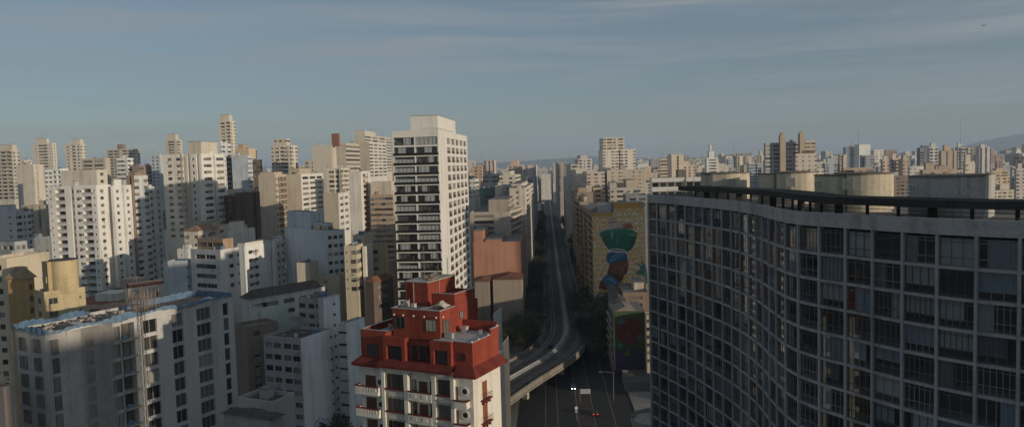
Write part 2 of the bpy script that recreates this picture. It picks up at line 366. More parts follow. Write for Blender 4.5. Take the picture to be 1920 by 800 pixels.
def B(x0, xc, x1, yt, D, th, col, lp, rp, label, name='apartment_building', vis=None, tops=(), sep='', fl=3.0, head=1.0,
      rail=None, depth=None, n=None, roof=None, side=None, group=None, cat='building', hip=None, par=.8, z0=0.0, rec=.28, bars=True):
    """pixel columns of the left edge, near corner and right edge, pixel row of the near top corner, distance, turn"""
    global NB; NB += 1
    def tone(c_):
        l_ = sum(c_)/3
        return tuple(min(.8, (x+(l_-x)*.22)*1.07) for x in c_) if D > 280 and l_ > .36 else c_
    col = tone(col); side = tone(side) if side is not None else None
    rnd = random.Random(NB*13+5)
    P, rz, wl, wr, h = frame(x0, xc, x1, yt, D, th, depth)
    root = empty(name, (P.x, P.y, 0), rz); tag(root, label, cat, group)
    c = Vector((P.x, P.y)) + Vector((math.cos(rz)*-wl/2-math.sin(rz)*wr/2, math.sin(rz)*-wl/2+math.cos(rz)*wr/2))
    FOOT.append((c.x, c.y, math.hypot(wl, wr)/2))
    zl = at(xc, vis if vis else min(800, yt+170), D).z; zl = max(3.5, min(zl, h-fl-head-.1))
    if fl == 3.0: fl = rnd.uniform(2.75, 3.1)
    mb = MB(); wl_, wr_ = [], []; rails = []
    facade(mb, (-wl, 0), (1, 0), wl, h, zl, z0, lp, fl, wl_, rails, head, rec=rec)
    facade(mb, (0, 0), (0, 1), wr, h, zl, z0, rp, fl, wr_, rails, head, rec=rec)
    shell(mb, wl, wr, h, z0, par=par)
    mats = [wall(col), roof or M_ROOF]
    wo = mb.build('wall', mats, root)
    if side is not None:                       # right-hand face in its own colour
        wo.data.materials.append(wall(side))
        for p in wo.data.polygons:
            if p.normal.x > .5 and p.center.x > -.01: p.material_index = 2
    rest = []
    for lst, key, ang in ((wl_, 'L', 0), (wr_, 'R', R(90))):
        if key in sep:
            for p, ax, nn, w, hh, t in lst:
                px, py, _ = proj(root.matrix_basis @ Vector((p[0], p[1], p[2])))
                if -60 < px < 1980 and py < 830: window(root, (p[0]+nn.x*.08, p[1]+nn.y*.08, p[2]), ang, w-.02, hh-.02, 2 if w > 2.4 else 1, M_FRAME if rnd.random() < .6 else M_FRAMED)
                else: rest.append((p, ax, nn, w, hh, t))
        else: rest += lst
    joined_windows(rest, root, bars and D < 420, rnd)
    joined_rails(rails, root, rail or wall(col))
    if D < 340 and len(wl_)+len(wr_) > 12:
        q = MB()
        for p, ax, nn, w, hh, t in wl_+wr_:
            if t == 'w' and rnd.random() < .12:
                M = Matrix((ax, -nn, Vector((0, 0, 1)))).transposed().to_4x4(); M.translation = Vector(p)+nn*rec
                x = rnd.uniform(-.2, .2)*w; q.box(x-.4, x+.4, -.35, -.005, -.75, -.2, M=M)
        if q.f: q.build('air_conditioners', plain('ac_casing', (.42, .41, .39), .6), root)['kind'] = 'stuff'
    for i, t in enumerate(tops):
        fx0, fx1, fy0, fy1, hh = t[:5]; tcol = t[5] if len(t) > 5 else col; nm = t[6] if len(t) > 6 else 'machine_room'
        q = MB(); za = h-par; X0, X1, Y0, Y1 = -wl+fx0*wl+.3, -wl+fx1*wl-.3, fy0*wr+.3, fy1*wr-.3
        if len(t) > 7 and t[7]:
            ws = []; rr = []
            facade(q, (X0, Y0), (1, 0), X1-X0, h+hh, za+.2, za, t[7], fl, ws, rr, .5)
            facade(q, (X1, Y0), (0, 1), Y1-Y0, h+hh, za+.2, za, t[8] if len(t) > 8 else '.', fl, ws, rr, .5)
            q.poly([(X1, Y1, za), (X0, Y1, za), (X0, Y1, h+hh), (X1, Y1, h+hh)]); q.poly([(X0, Y1, za), (X0, Y0, za), (X0, Y0, h+hh), (X0, Y1, h+hh)])
            q.poly([(X0, Y0, h+hh), (X1, Y0, h+hh), (X1, Y1, h+hh), (X0, Y1, h+hh)], 1)
            pt = q.build(nm, [wall(tcol), M_ROOF], root); joined_windows(ws, pt, False, rnd); joined_rails(rr, pt, wall(tcol))
        else:
            q.box(X0, X1, Y0, Y1, za, h+hh, 0, skip='td'); q.box(X0-.12, X1+.12, Y0-.12, Y1+.12, h+hh, h+hh+.2, 1)
            q.build(nm, [wall(tcol), M_ROOF], root)
    if hip:
        q = MB(); e = .5; a = [(-wl-e, -e), (e, -e), (e, wr+e), (-wl-e, wr+e)]; zt = h+hip; z = h+.01
        if wl > wr: r0, r1 = (-wl+wr/2, wr/2), (-wr/2, wr/2)
        else: r0, r1 = (-wl/2, wl/2), (-wl/2, wr-wl/2)
        if wl > wr:
            q.poly([(*a[0], z), (*a[1], z), (*r1, zt), (*r0, zt)]); q.poly([(*a[1], z), (*a[2], z), (*r1, zt)]); q.poly([(*a[2], z), (*a[3], z), (*r0, zt), (*r1, zt)]); q.poly([(*a[3], z), (*a[0], z), (*r0, zt)])
        else:
            q.poly([(*a[0], z), (*a[1], z), (*r0, zt)]); q.poly([(*a[1], z), (*a[2], z), (*r1, zt), (*r0, zt)]); q.poly([(*a[2], z), (*a[3], z), (*r1, zt)]); q.poly([(*a[3], z), (*a[0], z), (*r0, zt), (*r1, zt)])
        q.poly([(*a[3], z), (*a[2], z), (*a[1], z), (*a[0], z)]); q.build('roof', roof or M_TILE, root)
    elif D >= 650 and D < 1100:
        q = MB()
        for k in range(rnd.randint(1, 3)):
            x, y = rnd.uniform(-wl*.9, -wl*.1), rnd.uniform(.1, .9)*wr; q.tube([(x, y, h-par), (x, y, h+rnd.uniform(3, 11))], .12, 4)
        q.build('roof_masts', M_METAL, root)['kind'] = 'stuff'
    elif D < 650:
        clutter(root, -wl+.6, -.6, .6, wr-.6, h-par, (6 if D < 330 else 3) if n is None else n, rnd, col)
    return root, wl, wr, h

# ================================================================ the setting
def mat_ground():
    mt, n, b = pbsdf('ground_asphalt'); N = n.nodes.new; K = n.links.new
    g = N('ShaderNodeNewGeometry'); t = N('ShaderNodeTexNoise'); t.inputs['Scale'].default_value = .02; t.inputs['Detail'].default_value = 8; K(g.outputs['Position'], t.inputs[0])
    r = N('ShaderNodeValToRGB'); r.color_ramp.elements[0].position = .35; r.color_ramp.elements[0].color = (.07, .075, .06, 1); r.color_ramp.elements[1].position = .65; r.color_ramp.elements[1].color = (.17, .16, .15, 1)
    K(t.outputs[0], r.inputs[0]); K(r.outputs[0], b.inputs['Base Color']); b.inputs['Roughness'].default_value = .95; return mt
def mat_asphalt(name, c, wear=.3):
    mt, n, b = pbsdf(name); N = n.nodes.new; K = n.links.new
    g = N('ShaderNodeNewGeometry'); t = N('ShaderNodeTexNoise'); t.inputs['Scale'].default_value = .35; t.inputs['Detail'].default_value = 6; K(g.outputs['Position'], t.inputs[0])
    t2 = N('ShaderNodeTexNoise'); t2.inputs['Scale'].default_value = 9; t2.inputs['Detail'].default_value = 3; K(g.outputs['Position'], t2.inputs[0])
    mx = N('ShaderNodeMixRGB'); mx.blend_type = 'MULTIPLY'; mx.inputs[0].default_value = .6
    r = N('ShaderNodeValToRGB'); r.color_ramp.elements[0].position = .3; r.color_ramp.elements[0].color = tuple(x*(1-wear) for x in c)+(1,); r.color_ramp.elements[1].position = .7; r.color_ramp.elements[1].color = tuple(x*(1+wear) for x in c)+(1,)
    K(t.outputs[0], r.inputs[0]); K(r.outputs[0], mx.inputs[1]); K(t2.outputs[0], mx.inputs[2]); K(mx.outputs[0], b.inputs['Base Color']); b.inputs['Roughness'].default_value = .9; return mt
M_ASPH = mat_asphalt('street_asphalt', (.025, .025, .025)); M_DECK = mat_asphalt('deck_asphalt', (.062, .062, .062), .35)
M_PAVE = wall((.26, .25, .23), dirt=.4, fine=.2); M_CONC = wall((.40, .38, .34), dirt=.5, fine=.18); M_PAINT = wall((.27, .265, .255), dirt=.55, fine=.2)
M_BUSRED = mat_asphalt('bus_lane_asphalt', (.06, .042, .04))
mb = MB(); mb.poly([(-14000, -3000, 0), (14000, -3000, 0), (14000, 14000, 0), (-14000, 14000, 0)])
tag(mb.build('ground', mat_ground()), kind='structure')

def spl(pts, step):
    """Catmull-Rom through 2D points, resampled at even steps"""
    P = [Vector(p) for p in pts]; P = [2*P[0]-P[1]]+P+[2*P[-1]-P[-2]]; o = []
    for i in range(1, len(P)-2):
        n = max(2, int((P[i+1]-P[i]).length/.5))
        for k in range(n):
            t = k/n; a, b, c, d = P[i-1], P[i], P[i+1], P[i+2]
            o.append(.5*((2*b)+(c-a)*t+(2*a-5*b+4*c-d)*t*t+(3*b-a-3*c+d)*t*t*t))
    o.append(P[-2]); r = [o[0]]; acc = 0
    for i in range(1, len(o)):
        seg = (o[i]-o[i-1]).length; pos = 0
        while acc+seg-pos >= step:
            pos += step-acc; acc = 0; r.append(o[i-1].lerp(o[i], pos/seg))
        acc += seg-pos
    return r
def offs(pl, d):
    r = []
    for i, p in enumerate(pl):
        t = (pl[min(i+1, len(pl)-1)]-pl[max(i-1, 0)]).normalized(); r.append(p+Vector((t.y, -t.x))*d)
    return r
def ribbon(mb, pl, a, b, z, m=0):
    l, r = offs(pl, a), offs(pl, b)
    for i in range(len(pl)-1): mb.poly([(*l[i], z), (*r[i], z), (*r[i+1], z), (*l[i+1], z)], m)
def wallrib(mb, pl, a, b, z0, z1, m=0):
    l, r = offs(pl, a), offs(pl, b)
    for i in range(len(pl)-1):
        mb.poly([(*l[i], z1), (*r[i], z1), (*r[i+1], z1), (*l[i+1], z1)], m); mb.poly([(*l[i+1], z0), (*l[i], z0), (*l[i], z1), (*l[i+1], z1)], m); mb.poly([(*r[i], z0), (*r[i+1], z0), (*r[i+1], z1), (*r[i], z1)], m)
        mb.poly([(*r[i], z0), (*l[i], z0), (*l[i+1], z0), (*r[i+1], z0)], m)
    for i in (0, len(pl)-1): mb.poly([(*l[i], z0), (*r[i], z0), (*r[i], z1), (*l[i], z1)], m)
SLOPE, SX0 = .0464, 6.6
def street_x(y): return SX0+SLOPE*y
# the avenue at ground level: two carriageways, bus lane, kerbs and pavements
av = [Vector((street_x(y), y)) for y in range(120, 3001, 40)]
mb = MB(); ribbon(mb, av, -17, 19, .004); tag(mb.build('road', M_ASPH), kind='structure')
mb = MB(); ribbon(mb, av[:8], 1.5, 6.0, .008); tag(mb.build('bus_lane', M_BUSRED), kind='structure')
for a, b in ((-24, -17), (19, 26)):
    mb = MB(); wallrib(mb, av, a, b, 0, .14); tag(mb.build('pavement', M_PAVE), kind='structure')
cross = [Vector((x, 205+x*.1)) for x in range(-60, 71, 10)]
mb = MB(); ribbon(mb, cross, -6, 6, .012); tag(mb.build('side_street', M_ASPH), kind='structure')
# painted lane lines on the street
mb = MB()
for d in (-8.5, -4.8, 1.3, 6.2, 12.0):
    ribbon(mb, av[2:9], d, d+.16, .018)
tag(mb.build('road_markings', M_PAINT), kind='structure')

# the elevated highway
HW = [(-40, 142), (-27, 178), (-16, 209), (-4.6, 235), (3.2, 250.5), (11.5, 267), (17.2, 284), (20.4, 300), (22, 318), (23.2, 345), (25.6, 398), (29, 480), (33, 565), (56.2, 1071), (102, 2060)]
hl = spl(HW, 6.0)
hw = empty('elevated_highway', (20, 300, 0)); hw.location = (0, 0, 0); tag(hw, 'long grey elevated highway bending left towards the red-topped building', 'highway')
ZD = 7.0
def part(name, mat, parent, fn): return simple(name, mat, parent, fn)
part('deck', [wall((.26, .24, .21), dirt=.55)], hw, lambda q: wallrib(q, hl, -9.8, 9.8, ZD-1.5, ZD-.05))
part('carriageway', [M_DECK], hw, lambda q: (ribbon(q, hl, -9.3, -.9, ZD), ribbon(q, hl, .9, 9.3, ZD)))
part('median_barrier', [wall((.34, .335, .32), dirt=.5)], hw, lambda q: (wallrib(q, hl, -.85, .85, ZD-.04, ZD+.35), wallrib(q, hl, -.25, .25, ZD+.36, ZD+.85)))
for a, b in ((-9.8, -9.35), (9.35, 9.8)):
    part('parapet', [wall((.22, .19, .15), dirt=.6)], hw, lambda q: (wallrib(q, hl, a, b, ZD-.05, ZD+.9), wallrib(q, hl, a+(-.25 if a < 0 else .2), b+(-.2 if a < 0 else .25), ZD-1.2, ZD-.6)))
def lanes(q):
    for d in (-6.3, -5.0, -9.0, -1.25, 5.0, 6.3, 9.0, 1.25):
        w = .13
        ribbon(q, hl, d-w, d+w, ZD+.006)
part('lane_lines', [M_PAINT], hw, lanes)
def joints(q):
    for i in range(2, len(hl)-1, 5):
        if hl[i].y > 900: break
        t = (hl[i+1]-hl[i]).normalized(); n_ = Vector((t.y, -t.x))
        for s in (-1, 1):
            a = hl[i]+n_*s*1.0; b = hl[i]+n_*s*9.2; w = t*.16
            q.poly([(*(a-w), ZD+.010), (*(b-w), ZD+.010), (*(b+w), ZD+.010), (*(a+w), ZD+.010)] if s > 0 else [(*(b-w), ZD+.010), (*(a-w), ZD+.010), (*(a+w), ZD+.010), (*(b+w), ZD+.010)])
part('expansion_joints', [wall((.03, .03, .03))], hw, joints)
for i in range(3, len(hl)-1, 5):
    if hl[i].y > 620: break
    t = (hl[i+1]-hl[i]).normalized(); n_ = Vector((t.y, -t.x)); an = math.atan2(n_.y, n_.x)
    Mx = Matrix.Translation((hl[i].x, hl[i].y, 0)) @ Matrix.Rotation(an, 4, 'Z')
    mb = MB()
    for s in (-4.2, 4.2): mb.box(s-.9, s+.9, -.7, .7, 0, ZD-2.5, M=Mx)
    mb.box(-8.4, 8.4, -.9, .9, ZD-2.5, ZD-1.5, M=Mx); mb.build('pier', M_CONC, hw)
# lamp posts along the median, drain pipes
def lamp(p, hgt, label, reach=1.8, rz=0, dbl=False):
    o = empty('street_lamp', p, rz); tag(o, label, 'street lamp', 'street lamps')
    part('pole', M_METAL, o, lambda q: q.tube([(0, 0, 0), (0, 0, hgt*.6), (0, 0, hgt)], [.13, .1, .07], 6))
    for s in ((1, -1) if dbl else (1,)):
        part('arm', M_METAL, o, lambda q: q.tube([(0, 0, hgt-.05), (s*reach*.5, 0, hgt+.35), (s*reach, 0, hgt+.4)], .05, 5))
        part('lamp_head', plain('lamp_glass', (.25, .25, .24), .5), o, lambda q: (q.box(s*reach-.15, s*reach+.55*s, -.16, .16, hgt+.3, hgt+.45),))
    return o
lp = onz(1017, 668, ZD+.85); lamp((lp.x, lp.y, ZD+.85), 13, 'tall grey lamp post standing on the median at the highway bend', 2.0, 0, True)
lamp((33.2, 465, ZD), 9, 'slim lamp post on the straight highway right of the median', 1.6, 0)
lamp((street_x(236)+13.5, 236, 0.14), 9, 'curved-arm street lamp on the dark avenue below the highway', 4.0, R(180))
lamp((street_x(310)+20, 300, 0.14), 10, 'thin pole lamp beside the dark trees right of the highway bend', 2.0, R(180))

def patches(q):
    rr = random.Random(44)
    for k in range(150):
        i = int(rr.random()**1.6*(len(hl)-4))+1; t = (hl[i+1]-hl[i]).normalized(); n_ = Vector((t.y, -t.x)); d = rr.choice((-7.6, -3.2, 3.2, 7.6))+rr.uniform(-.6, .6); w = rr.uniform(.4, 1.3); ln = rr.uniform(1.5, 9)
        c = hl[i]+n_*d; a, b = t*ln/2, n_*w; z = ZD+.004
        q.poly([(*(c-a-b), z), (*(c-a+b), z), (*(c+a+b), z), (*(c+a-b), z)], k % 2)
part('asphalt_patches', [mat_asphalt('dark_patch', (.035, .035, .035)), mat_asphalt('pale_patch', (.095, .092, .088))], hw, patches)['kind'] = 'stuff'

# ================================================================ the long curved apartment block on the right
FC = [(27.6, 150), (31.5, 138), (33.8, 127), (35.2, 119), (35.7, 109), (34.9, 98.5), (34.8, 92.5), (35.5, 88.9), (37.0, 85.8), (38.4, 83.2), (40.2, 79.3), (42.3, 75.7), (44.6, 72.6), (47.0, 70.0), (49.5, 67.6), (55, 62.7)]
fac = spl(FC, 3.55)                      # one point per bay line, far end first
ZB, FLH = CAMZ-8.0, 3.1                  # underside of the roof band, floor height
cb = empty('curved_apartment_block', (0, 0, 0)); tag(cb, 'huge wavy grey concrete apartment block with gridded windows and rooftop canopy', 'building')
for p in fac: FOOT.append((p.x+8, p.y, 14))
M_GRID = wall((.33, .325, .325), dirt=.55, fine=.2); M_BAND = wall((.38, .365, .355), dirt=.6, fine=.2)
NF = int(ZB/FLH)
inner = offs(fac, -.0)
fine = spl(FC, .9)
# offset sign: moving from far to near, right of travel is the camera side (left); inside is negative
def sidesign():
    t = (fac[1]-fac[0]); n_ = Vector((t.y, -t.x)); return 1 if n_.x < 0 else -1
SG = sidesign()                          # SG*positive = outwards
O = lambda d: SG*d
part('parapet', [M_BAND], cb, lambda q: wallrib(q, fine, *sorted((O(.36), O(-.1))), ZB, ZB+1.6))
part('roof_terrace', [M_ROOF], cb, lambda q: ribbon(q, fine, *sorted((O(-.1), O(-24))), ZB+.55))
part('rear_wall', [wall((.45, .42, .37))], cb, lambda q: wallrib(q, fine, *sorted((O(-24), O(-24.3))), 0, ZB+1.2))
def endwall(q):
    for i, nb in ((0, 1), (len(fac)-1, len(fac)-2)):
        p = fac[i]; t = (fac[nb]-p).normalized(); n_ = Vector((t.y, -t.x))*(1 if i == 0 else -1)*SG
        a, b = p+n_*.33, p-n_*24.3; e = t*.35
        for u_, v_ in ((a, b), (b, a)):
            w = e if u_ is a else e*0
            q.poly([(*(u_+w), 0), (*(v_+w), 0), (*(v_+w), ZB+1.55), (*(u_+w), ZB+1.55)])
        q.poly([(*a, 0), (*(a+e), 0), (*(a+e), ZB+1.55), (*a, ZB+1.55)])
part('end_wall', [M_GRID], cb, endwall)
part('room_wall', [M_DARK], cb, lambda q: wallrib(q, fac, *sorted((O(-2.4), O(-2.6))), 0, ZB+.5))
for k in range(NF+1):
    z = ZB-k*FLH
    def sl_(q):
        wallrib(q, fine, *sorted((O(.26), O(-2.4))), z-.30, z)
    if k: part('floor_slab', [M_GRID], cb, sl_)
for i, p in enumerate(fac):
    t = (fac[min(i+1, len(fac)-1)]-fac[max(i-1, 0)]).normalized(); n_ = Vector((t.y, -t.x))*SG
    an = math.atan2(t.y, t.x)
    Mx = Matrix((Vector((t.x, t.y, 0)), Vector((n_.x, n_.y, 0)), Vector((0, 0, 1)))).transposed().to_4x4(); Mx.translation = (p.x, p.y, 0)
    mb = MB(); mb.box(-.14, .14, -.3, .34, 0, ZB-.001, M=Mx); mb.build('column', M_GRID, cb)
    if i % 3 == 0:
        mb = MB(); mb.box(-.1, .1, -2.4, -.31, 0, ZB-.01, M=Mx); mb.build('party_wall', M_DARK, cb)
# bay windows: clear panes, frames and curtains
def bay_meshes(w, h):
    pane = MB(); pane.poly([(-w/2, 0, 0), (w/2, 0, 0), (w/2, 0, h), (-w/2, 0, h)])
    fr = []
    for nm, tr in ((3, .30), (4, .30), (2, .30), (3, 0), (5, .34)):
        b = MB(); t = .055
        b.box(-w/2, w/2, -.05, .05, 0, t); b.box(-w/2, w/2, -.05, .05, h-t, h); b.box(-w/2, -w/2+t, -.05, .05, t, h-t); b.box(w/2-t, w/2, -.05, .05, t, h-t)
        for j in range(nm): x = -w/2+w*(j+1)/(nm+1); b.box(x-.03, x+.03, -.045, .045, t, h-t)
        if tr: b.box(-w/2+t, w/2-t, -.047, .047, h*tr-.03, h*tr+.03); b.box(-w/2+t, w/2-t, -.047, .047, h*.86-.02, h*.86+.02)
        fr.append(b)
    cu = []
    rnd = random.Random(3)
    for a, e, z0 in ((-.5, .5, 0), (-.5, -.1, 0), (.1, .5, 0), (-.5, .5, .5), (-.25, .5, 0), (-.5, .2, .25), (-.5, .5, .3)):
        c = MB(); x = a*w; seg = .14; ph = rnd.random()*6
        prev = (x, .16+.05*math.sin(ph))
        while x < e*w-.01:
            x2 = min(x+seg, e*w); y2 = .16+.05*math.sin(ph+x2*14)+.02*rnd.random()
            c.poly([(prev[0], prev[1], z0*h), (x2, y2, z0*h), (x2, y2, h), (prev[0], prev[1], h)]); prev = (x2, y2); x = x2
        cu.append(c.mesh('curtain', [curtain_mat()]))
    return pane.mesh('pane', [glass_clear()]), fr, cu
WBAY, HBAY = 3.55-.29, FLH-.33
pm, frs, cus = bay_meshes(WBAY, HBAY)
frm = [f.mesh('frame', [m_]) for f in frs for m_ in (plain('aluminium_frame', (.20, .205, .21), .5), M_FRAMED, plain('grey_frame', (.11, .11, .115), .5))]
spots = []
for i in range(len(fac)-1):
    a, b = fac[i], fac[i+1]; c = (a+b)/2; t = (b-a).normalized(); n_ = Vector((t.y, -t.x))*SG
    for k in range(NF):
        z = ZB-(k+1)*FLH+.02; px, py, _ = proj((c.x, c.y, z+1.3)); rz = math.atan2(n_.x, -n_.y)
        spots.append((c, t, n_, z, rz, px, py, (c.length)))
vis_ = [s for s in spots if 1180 < s[5] < 1965 and s[6] < 850]
vis_.sort(key=lambda s: s[7]-(0 if s[6] < 810 else -500))
rnd = random.Random(21)
shown = set()
for s in vis_[:300]:
    c, t, n_, z, rz = s[:5]; shown.add(id(s))
    o = link('window', pm, cb, (c.x+n_.x*.02, c.y+n_.y*.02, z), rz)
    link('frame', rnd.choice(frm), o)
    if rnd.random() < .55: link('curtain', rnd.choice(cus), o)
mb = MB(); mf = MB(); mc = MB()
for s in spots:
    if id(s) in shown: continue
    c, t, n_, z, rz = s[:5]; p = Vector((c.x+n_.x*.02, c.y+n_.y*.02, z)); a = Vector((t.x, t.y, 0))*WBAY/2; zz = Vector((0, 0, HBAY))
    mb.poly([p-a, p+a, p+a+zz, p-a+zz]) if SG > 0 else mb.poly([p+a, p-a, p-a+zz, p+a+zz])
    if not (1100 < s[5] < 2100 and s[6] < 1000): continue
    Mx = Matrix.Translation(p) @ Matrix.Rotation(rz, 4, 'Z'); f = rnd.choice(frs); k0 = len(mf.v)
    mf.v.extend([tuple(Mx @ Vector(v)) for v in f.v]); mf.f.extend([tuple(k0+j for j in q) for q in f.f]); mf.m.extend(f.m); mf.r.extend(f.r)
mb.build('window_panes', glass_clear(), cb)['kind'] = 'stuff'; mf.build('window_frames', plain('aluminium_frame', (.20, .205, .21), .5), cb)['kind'] = 'stuff'
# rooftop: canopy on posts, curved machine rooms
ZR_ = ZB+.55; ZC = CAMZ-5.6
cl = [p for p in spl([(p.x, p.y) for p in offs(fac, O(-4.5))], 2.0)]
M_CAN = wall((.045, .04, .037), dirt=.5, fine=.3)
part('roof_canopy', [M_CAN], cb, lambda q: wallrib(q, cl[3:], *sorted((O(1.4), O(-3.0))), ZC, ZC+.85))
for i in range(5, len(cl), 2):
    p = cl[i]; w = .14 if (i//2) % 3 else .45
    mb = MB(); mb.box(p.x-w, p.x+w, p.y-.15, p.y+.15, ZR_, ZC-.002); mb.build('canopy_post', M_CAN, cb)
part('terrace_rail', [M_CAN], cb, lambda q: [wallrib(q, offs(cl, O(.6)), -.03, .03, ZR_+zz, ZR_+zz+.06) for zz in (.95, 1.4, 1.8)])
M_MACH = wall((.66, .57, .43), dirt=.5, fine=.15)
def louver(par, p, rz, w, h, n_=6):
    o = link('vent', None, par, p, rz)
    mb = MB(); mb.box(-w/2-.08, w/2+.08, -.06, .02, 0, .1); mb.box(-w/2-.08, w/2+.08, -.06, .02, h-.1, h); mb.box(-w/2-.08, -w/2, -.06, .02, .1, h-.1); mb.box(w/2, w/2+.08, -.06, .02, .1, h-.1)
    for k in range(n_):
        z = .15+k*(h-.25)/n_
        mb.poly([(-w/2, -.05, z), (w/2, -.05, z), (w/2, .1, z+(h-.25)/n_*.8), (-w/2, .1, z+(h-.25)/n_*.8)])
    q = MB(); q.poly([(-w/2, .11, .1), (w/2, .11, .1), (w/2, .11, h-.1), (-w/2, .11, h-.1)])
    return mb, q, o
def machine(pxs, D, ztop, back, slots, mat=None):
    """curved front wall through pixel columns at given distances, ztop, depth of the box behind"""
    pts = [Vector((at(px, 335, d).x, d)) for px, d in zip(pxs, D)]
    pl = spl([(p.x, p.y) for p in pts], .8); t0 = (pl[-1]-pl[0]).normalized(); nn = Vector((-t0.y, t0.x))
    if nn.y < 0: nn = -nn
    poly = [(p.x, p.y) for p in pl]+[(p.x+nn.x*back, p.y+nn.y*back) for p in reversed(pl)]
    o = part('machine_room', [mat or M_MACH, M_ROOF], cb, lambda q: (q.prism(poly, ZR_, ztop, 0, 1),))
    pc = [(p[0]-nn.x*.15 if i < len(pl) else p[0]+nn.x*.15, p[1]-nn.y*.15 if i < len(pl) else p[1]+nn.y*.15) for i, p in enumerate(poly)]
    k = MB(); k.prism(pc, ztop+.002, ztop+.18); k.build('coping', wall((.2, .17, .13), dirt=.5), o)
    for fr_, z, w, h in slots:
        i = int(fr_*(len(pl)-1)); p = pl[i]; t = (pl[min(i+1, len(pl)-1)]-pl[max(0, i-1)]).normalized()
        a, b, e = louver(o, (p.x-nn.x*.07, p.y-nn.y*.07, z), math.atan2(t.y, t.x), w, h)
        a.f += [tuple(len(a.v)+j for j in f) for f in b.f]; a.v += b.v; a.m += [1]*len(b.f); a.r += [0]*len(b.f)
        me = a.mesh('vent', [plain('vent_paint', (.55, .53, .48), .6), M_BLACK]); bpy.data.objects.remove(e)
        link('vent', me, o, (p.x-nn.x*.07, p.y-nn.y*.07, z), math.atan2(t.y, t.x))
    return o
machine([1337, 1370, 1402], [140, 139, 139.5], CAMZ-2.5, 12, [(.52, CAMZ-4.6, 1.5, 1.3)])
machine([1314, 1336], [145, 141.5], CAMZ-2.6, 9, [])
machine([1456, 1480, 1503, 1524], [124, 122.5, 122, 122.2], CAMZ-2.4, 12, [(.55, CAMZ-4.6, 1.2, 1.5)])
machine([1421, 1440, 1455], [129, 126.5, 124.8], CAMZ-2.55, 9, [])
machine([1590, 1620, 1650, 1675], [101, 100, 99.6, 99.8], CAMZ-2.4, 10, [(.10, CAMZ-4.4, 1.2, 1.5)])
machine([1527, 1560, 1588], [107, 103.5, 101.5], CAMZ-2.55, 9, [(.2, CAMZ-4.3, .9, 1.0)])
mr = machine([1703, 1740, 1780, 1820, 1851], [87, 84.3, 82.6, 82, 82.3], CAMZ-2.55, 9, [(.18, CAMZ-4.3, 1.0, .9), (.78, CAMZ-4.5, .35, 1.9)], wall((.44, .42, .39), dirt=.55))
part('antenna', plain('pale_mast', (.42, .42, .42), .5), cb, lambda q: q.tube([(at(1801, 330, 84).x, 84, CAMZ-2.4), (at(1801, 225, 84).x, 84, CAMZ+4.0)], .018, 5))
for px, d, top in ((1376, 141, 268), (1574, 104, 318), (1490, 124, 305), (1610, 102, 246)):
    a = at(px, 330, d); b = at(px, top, d); part('antenna', M_METAL, cb, lambda q: q.tube([(a.x, a.y, CAMZ-2.4), (b.x, b.y, b.z)], .022, 4))
# white strokes of graffiti on the nearest machine room
def graf(q):
    rr = random.Random(5)
    pts = [at(px, 335, d) for px, d in zip([1703, 1740, 1780, 1820, 1851], [87, 84.3, 82.6, 82, 82.3])]
    pl = spl([(p.x, p.y) for p in pts], .15); n0 = len(pl)
    def P_(f, z):
        i = min(n0-2, max(1, int(f*(n0-1)))); t = (pl[i+1]-pl[i-1]).normalized(); nn = Vector((t.y, -t.x)); 
        if nn.y > 0: nn = -nn
        p = pl[i]+nn*.02; return Vector((p.x, p.y, z))
    for f0, z0, f1, z1 in ((.30, .1, .36, .9), (.31, .7, .37, .35), (.40, .15, .47, .85), (.41, .8, .46, .2), (.55, .3, .62, .6), (.58, .8, .60, .1), (.60, .2, .68, 1.2), (.62, .6, .66, .3), (.72, .2, .74, .9), (.74, .9, .80, .2), (.80, .2, .86, .8), (.34, 1.1, .62, 1.2), (.63, .4, .70, .9)):
        a, b = P_(f0, CAMZ-4.9+z0*1.2), P_(f1, CAMZ-4.9+z1*1.2); d = (b-a).normalized().cross(Vector((0, -1, 0))).normalized()*.035
        q.poly([a-d, b-d, b+d, a+d])
part('graffiti', plain('white_spray', (.55, .56, .57), .7), mr, graf)

